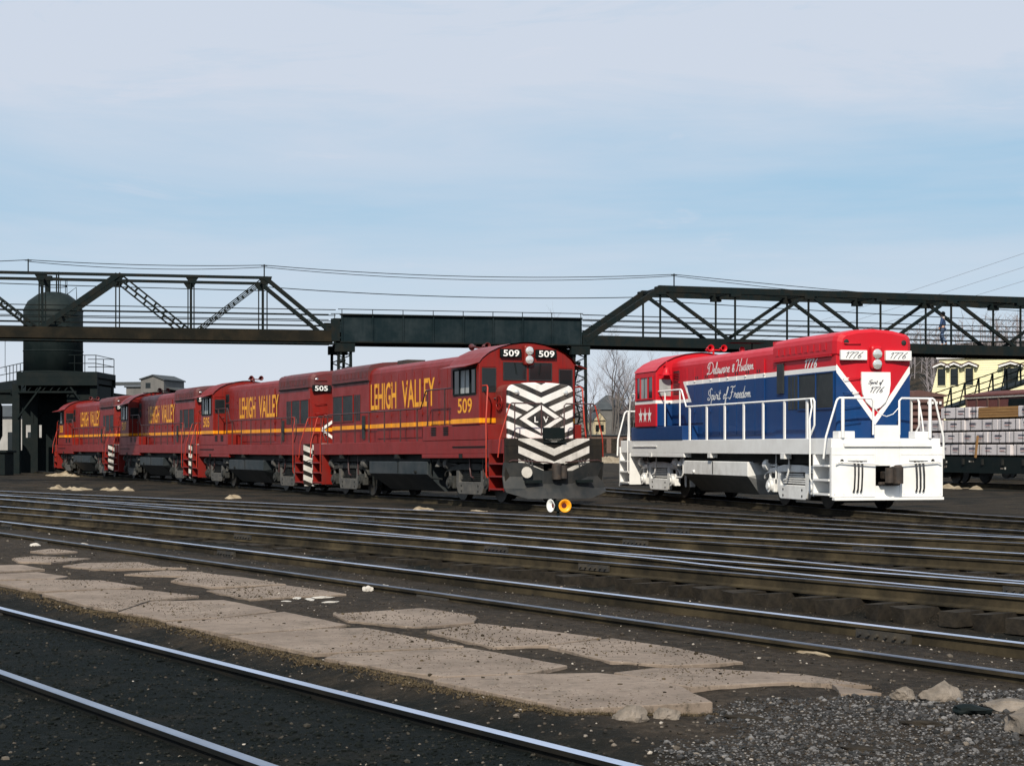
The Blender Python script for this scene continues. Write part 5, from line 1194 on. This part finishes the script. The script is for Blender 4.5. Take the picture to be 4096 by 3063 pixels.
# brown box cars behind
MT['carbrown'] = wear('freight_car_brown', (.085,.040,.034), (.13,.075,.06), .5, 1.2, .75, streak=.4); MT['carmaroon'] = wear('freight_car_maroon', (.115,.034,.032), (.15,.07,.06), .5, 1.2, .75, streak=.3)
Bx = empty('boxcar', (22.7,92.0,-.1), FR, label='brown boxcar with ribbed end left of the wrapped lumber', cat='railcar')
MB().box(-14,0,-3.0,0,1.1,4.35).build('body', 'carbrown', Bx); MB().prism([(-3.1,4.35),(.1,4.35),(.1,4.45),(-1.5,4.68),(-3.1,4.45)], 'x', -14.1, .12).build('roof', 'carbrown', Bx)
for i in range(9): MB().cyl((.02,-2.85,1.35+.34*i),(.02,-.15,1.35+.34*i),.11,8).build('end_rib', 'carbrown', Bx)
for x in (-12,-2):
    for a in (-.85,.85):
        for y in (-2.25,-.75): MB().cyl((x+a,y-.06,.45),(x+a,y+.06,.45),.45,16).build('wheel', 'wheel', Bx)
for i, y in enumerate((-1.05,-.82,-.58,-.35)): MB().box(.125,.135,y,y+.13,3.96,4.10).build('end_mark', 'letterwhite', Bx)
By = empty('boxcar', (25.4,98.0,-.1), FR, label='maroon boxcar with vertical ribs behind the lumber at right', cat='railcar')
MB().box(0,15,0,3,1.1,4.5).build('body', 'carmaroon', By); MB().prism([(-.1,4.5),(3.1,4.5),(3.1,4.6),(1.5,4.85),(-.1,4.6)], 'x', -.1, 15.1).build('roof', 'carmaroon', By)
for i in range(15):
    if not 4 <= i <= 5: MB().box(.08+1.05*i,.20+1.05*i,-.06,-.001,1.1,4.48).build('side_rib', 'carbrown', By)
MB().box(4.3,6.0,-.10,-.03,1.2,4.3).build('door', 'black', By); MB().box(0,15,-.07,-.002,4.40,4.5).build('roof_rail', 'palerock', By)
for x in (2,13):
    for a in (-.85,.85):
        for y in (.75,2.25): MB().cyl((x+a,y-.06,.45),(x+a,y+.06,.45),.45,16).build('wheel', 'wheel', By)

# stair ramp climbing to the bridge
Rm = empty('ramp', (25.6,104.5,0), R(6), label='inclined footbridge ramp with black trestle railing in front of the yellow house', cat='ramp')
rz = lambda x: 4.95 + .335*x
MB().add([(x,y,rz(x)+d) for x in (-1,16) for y, d in ((0,-1.35),(2.2,-1.35),(2.2,-1.18),(0,-1.18))], [(0,1,2,3),(7,6,5,4),(0,4,5,1),(1,5,6,2),(2,6,7,3),(3,7,4,0)]).build('ramp_deck', 'black', Rm)
for i in range(19):
    x = .55+.86*i
    for y in (0,):
        MB().bar((x+.12,y,rz(x)-1.2),(x+.08,y,rz(x)),.10,.08).bar((x-.24,y,rz(x)-1.25),(x+.04,y,rz(x)-.05),.06,.06).build('railing_post', 'black', Rm)
for d in (0,-.38,-.76): 
    for y in (0,): MB().bar((-.9,y,rz(-.9)+d),(16,y,rz(16)+d),.05,.06).build('railing_bar', 'deckwood', Rm)
for x in (3,7,11,15): MB().box(x-.15,x+.15,.9,1.2,-.3,rz(x)-1.36).build('trestle_post', 'black', Rm)

# yellow mansard house
MT['yellowsiding'] = wear('yellow_siding', (.72,.68,.44), (.62,.57,.36), .4, .7, .8, streak=.2); g = MT['yellowsiding'].node_tree
MT['housetrim'] = wear('white_trim', (.74,.74,.76), (.55,.55,.56), .4, 2.0, .6); MT['shingle'] = wear('brown_shingle', (.10,.065,.05), (.16,.11,.09), .6, 3.0, .9); MT['tan'] = wear('tan_siding', (.50,.42,.28), (.38,.31,.2), .5, .8, .85)
Hs = empty('house', (35.9,151.4,0), math.atan2(-.42,.907), label='yellow clapboard mansard house with small hooded windows behind the bridge at right', cat='house')
MB().box(0,21,0,11,0,4.4).build('wall', 'yellowsiding', Hs)
ms = [(-.05,-.05,4.4),(21,-.05,4.4),(21,11,4.4),(-.05,11,4.4),(.95,.75,9.25),(20,.75,9.25),(20,10.2,9.25),(.95,10.2,9.25)]
MB().add(ms, [(0,1,5,4),(1,2,6,5),(2,3,7,6),(3,0,4,7),(4,5,6,7)]).build('mansard', 'yellowsiding', Hs)
MB().box(.7,20.3,.5,10.5,9.251,9.5).build('cornice', 'housetrim', Hs)
for i in range(24):     # clapboard courses
    z = 4.45+.2*i; y = -.05+.165*(z-4.4)-.012; x0 = -.05+.206*(z-4.4)
    MB().bar((x0,y,z),(20.9-.2*(z-4.4)*.5,y,z),.03,.025).build('clapboard', 'yellowsiding', Hs)
def hwin(w, z0, z1, wd, dbl=False):
    yb = -.05+.165*(z0-4.4); d = MB().box(w-wd/2-.10,w+wd/2+.10,yb-.12,yb+1.0,z0-.06,z1+.04).build('dormer', 'yellowsiding', Hs)
    MB().box(w-wd/2,w+wd/2,yb-.13,yb-.121,z0,z1).build('pane', 'glass', d)
    for a, b, c, e in ((w-wd/2-.05,w-wd/2,z0,z1),(w+wd/2,w+wd/2+.05,z0,z1),(w-wd/2,w+wd/2,(z0+z1)/2-.02,(z0+z1)/2+.02)): MB().box(a,b,yb-.15,yb-.131,c,e).build('sash', 'black', d)
    if dbl: MB().box(w-.03,w+.03,yb-.15,yb-.131,z0,z1).build('mullion', 'black', d)
    o_ = wd/2+.42
    MB().prism([(w-o_,z1+.06),(w,z1+.34),(w+o_,z1+.06),(w+o_,z1+.20),(w,z1+.50),(w-o_,z1+.20)], 'y', yb-.42, yb+.6).build('hood', 'housetrim', d)
    MB().prism([(w-o_-.08,z1+.202),(w,z1+.502),(w+o_+.08,z1+.202),(w+o_+.08,z1+.28),(w,z1+.60),(w-o_-.08,z1+.28)], 'y', yb-.46, yb+.7).build('hood_roof', 'shingle', d)
def hw(x): u = (x-2048)/7000; return (u*151.4-35.9)/(.907+.42*u)
for x, z0, z1, wd, dbl in ((3764,6.95,8.4,.55,0),(3815,6.95,8.4,.55,0),(3875,6.95,8.4,.55,0),(4042,6.85,8.35,1.1,1),(4160,6.85,8.35,.6,0)): hwin(hw(x), z0, z1, wd, dbl)

# houses and shed in the gap between the locomotives
def house(x, y, z, rz, w, d, h, rh, wall, roof, label, hip=False, wins=()):
    o = empty('house', (x,y,z), rz, label=label, cat='house', group='far houses beyond the yard')
    MB().box(-w/2,w/2,0,d,0,h).build('wall', wall, o)
    r = MB()
    if hip: r.add([(-w/2-.4,-.4,h),(w/2+.4,-.4,h),(w/2+.4,d+.4,h),(-w/2-.4,d+.4,h),(-w*.08,d/2,h+rh),(w*.08,d/2,h+rh)], [(0,1,5,4),(1,2,5),(2,3,4,5),(3,0,4),(3,2,1,0)])
    else: r.prism([(-w/2-.3,h),(w/2+.3,h),(0,h+rh)], 'y', -.35, d+.35)
    ro = r.build('roof', roof, o)
    if not hip: MB().prism([(-w/2,h+.01),(w/2,h+.01),(0,h+rh-.25)], 'y', -.38, -.351).build('gable', wall, o)
    MB().box(w*.2,w*.2+.5,d*.4,d*.4+.5,h+rh*.4,h+rh+.7).build('chimney', 'shingle', ro)
    for wx, wz in wins:
        f_ = MB().box(wx-.42,wx+.42,-.06,-.002,wz-.85,wz+.85).build('window', 'black', o); MB().box(wx-.33,wx+.33,-.075,-.061,wz-.76,wz+.76).build('pane', 'glass', f_)
    return o
house(22.5,450,4.0,R(12),3.2,9,4.6,2.2,'tan','greyroof','narrow tan gabled house beneath the dark hipped roof',wins=((-.6,2.6),(.7,2.6)))
house(26.5,462,4.0,R(10),8.6,9,7.6,4.0,'greyblock','greyroof','grey house with a large dark hipped roof between the two locomotives',True)
house(32.5,440,4.0,R(15),6.5,8,6.0,3.4,'greyblock','shingle','grey shingled house right of the dark hipped roof',wins=((-1.5,3),(1.5,3)))
house(15.5,470,4.0,R(-5),8,9,6.0,3.4,'greyblock','greyroof','dark-roofed house half hidden behind the chevron-nosed locomotive')
o = empty('shed', (17.5,300,.45), R(4), label='long low brown shed in front of the far houses', cat='shed')
MB().box(-6,8,0,6,0,3.2).build('wall', 'shingle', o); MB().prism([(-.3,3.2),(6.3,3.2),(6.3,3.4),(-.3,3.4)], 'x', -6.2, 8.2).build('roof', 'greyroof', o)
for x in (-4.5,-2.5,-.5,1.5,3.5,5.5): MB().box(x,x+1.2,-.05,-.002,.2,2.7).build('door', 'tie', o)
pole = empty('utility_pole', (14.6,240,0), 0, label='wooden utility pole beside the far shed', cat='utility pole')
MB().cyl((0,0,-.5),(0,0,9),.14,8,0,.10).build('pole', 'bark', pole); MB().box(-1.1,1.1,-.06,.06,8.2,8.35).build('crossarm', 'bark', pole)

# bare trees
def bare_tree(x, y, h, label, seed, spread=.5, stems=3):
    rn = random.Random(seed); z0 = gz(x, y); t = empty('bare_tree', (x,y,z0-.2), 0, label=label, cat='tree', group='bare winter trees'); tk = MB(); tw = MB(); cnt = [0]
    def grow(p, d, l, r, dep):
        n = 3; pts = [p]; q = p.copy(); dd = d.copy()
        for i in range(n):
            dd = (dd + Vector((rn.uniform(-.14,.14), rn.uniform(-.14,.14), rn.uniform(-.02,.12)))).normalized(); q = q + dd*(l/n); pts.append(q.copy())
        (tk if dep < 2 else tw).tube(pts, r, 5 if dep < 2 else 3, 0, False, r*.55)
        if dep >= 5 or l < .5: return
        for i in range(rn.choice((3,3,4)) if dep < 4 else 3):
            a = rn.choice(pts[1:]); ax = Vector((rn.uniform(-1,1), rn.uniform(-1,1), rn.uniform(-.1,.7))).normalized()
            grow(a, (dd*.75+ax*spread*1.3).normalized(), l*rn.uniform(.55,.78), r*.5, dep+1)
    for s in range(stems):
        a = rn.uniform(0,6.28); grow(Vector((0,0,0)), Vector((math.cos(a)*.28*(s>0), math.sin(a)*.28*(s>0), 1)).normalized(), h*rn.uniform(.36,.46), h*.012, 0)
    tk.build('trunk', 'bark', t); tw.build('crown', 'twig', t); return t
bare_tree(24.5,432,27,'tall bare tree behind the dark hipped roof, between the locomotives',1)
bare_tree(30.0,436,24,'bare tree leaning right, beside the red cab end',2,.6)
bare_tree(20.0,440,21,'thin bare tree left of the tall one, by the bridge tower',3)
bare_tree(36,446,22,'bare tree mostly hidden by the red cab of locomotive 1776',4)
bare_tree(.6,250,21,'bare treetop showing above the plate girder',5)
bare_tree(74,262,15,'bare tree beyond the right truss near the right edge',6)
bare_tree(52,270,17,'bare tree beyond the right truss left of the person',7)
rn = random.Random(11); m = MB()
for i in range(900):
    x = rn.uniform(40,170); y = rn.uniform(255,430); z = gz(x, y); h = rn.uniform(5,9)
    m.tube([(x,y,z-.3),(x+rn.uniform(-.4,.4),y,z+h*.8)], .13, 3, 0, False, .04)
    for j in range(9):
        zz = z+h*rn.uniform(.25,.8); m.tube([(x,y,zz),(x+rn.uniform(-2.2,2.2),y+rn.uniform(-2,2),zz+rn.uniform(.6,2.4))], .06, 3, 0, False, .02)
m.build('hillside_wood', 'twig', kind='stuff', label='grey bare wood covering the hillside at right', cat='wood')
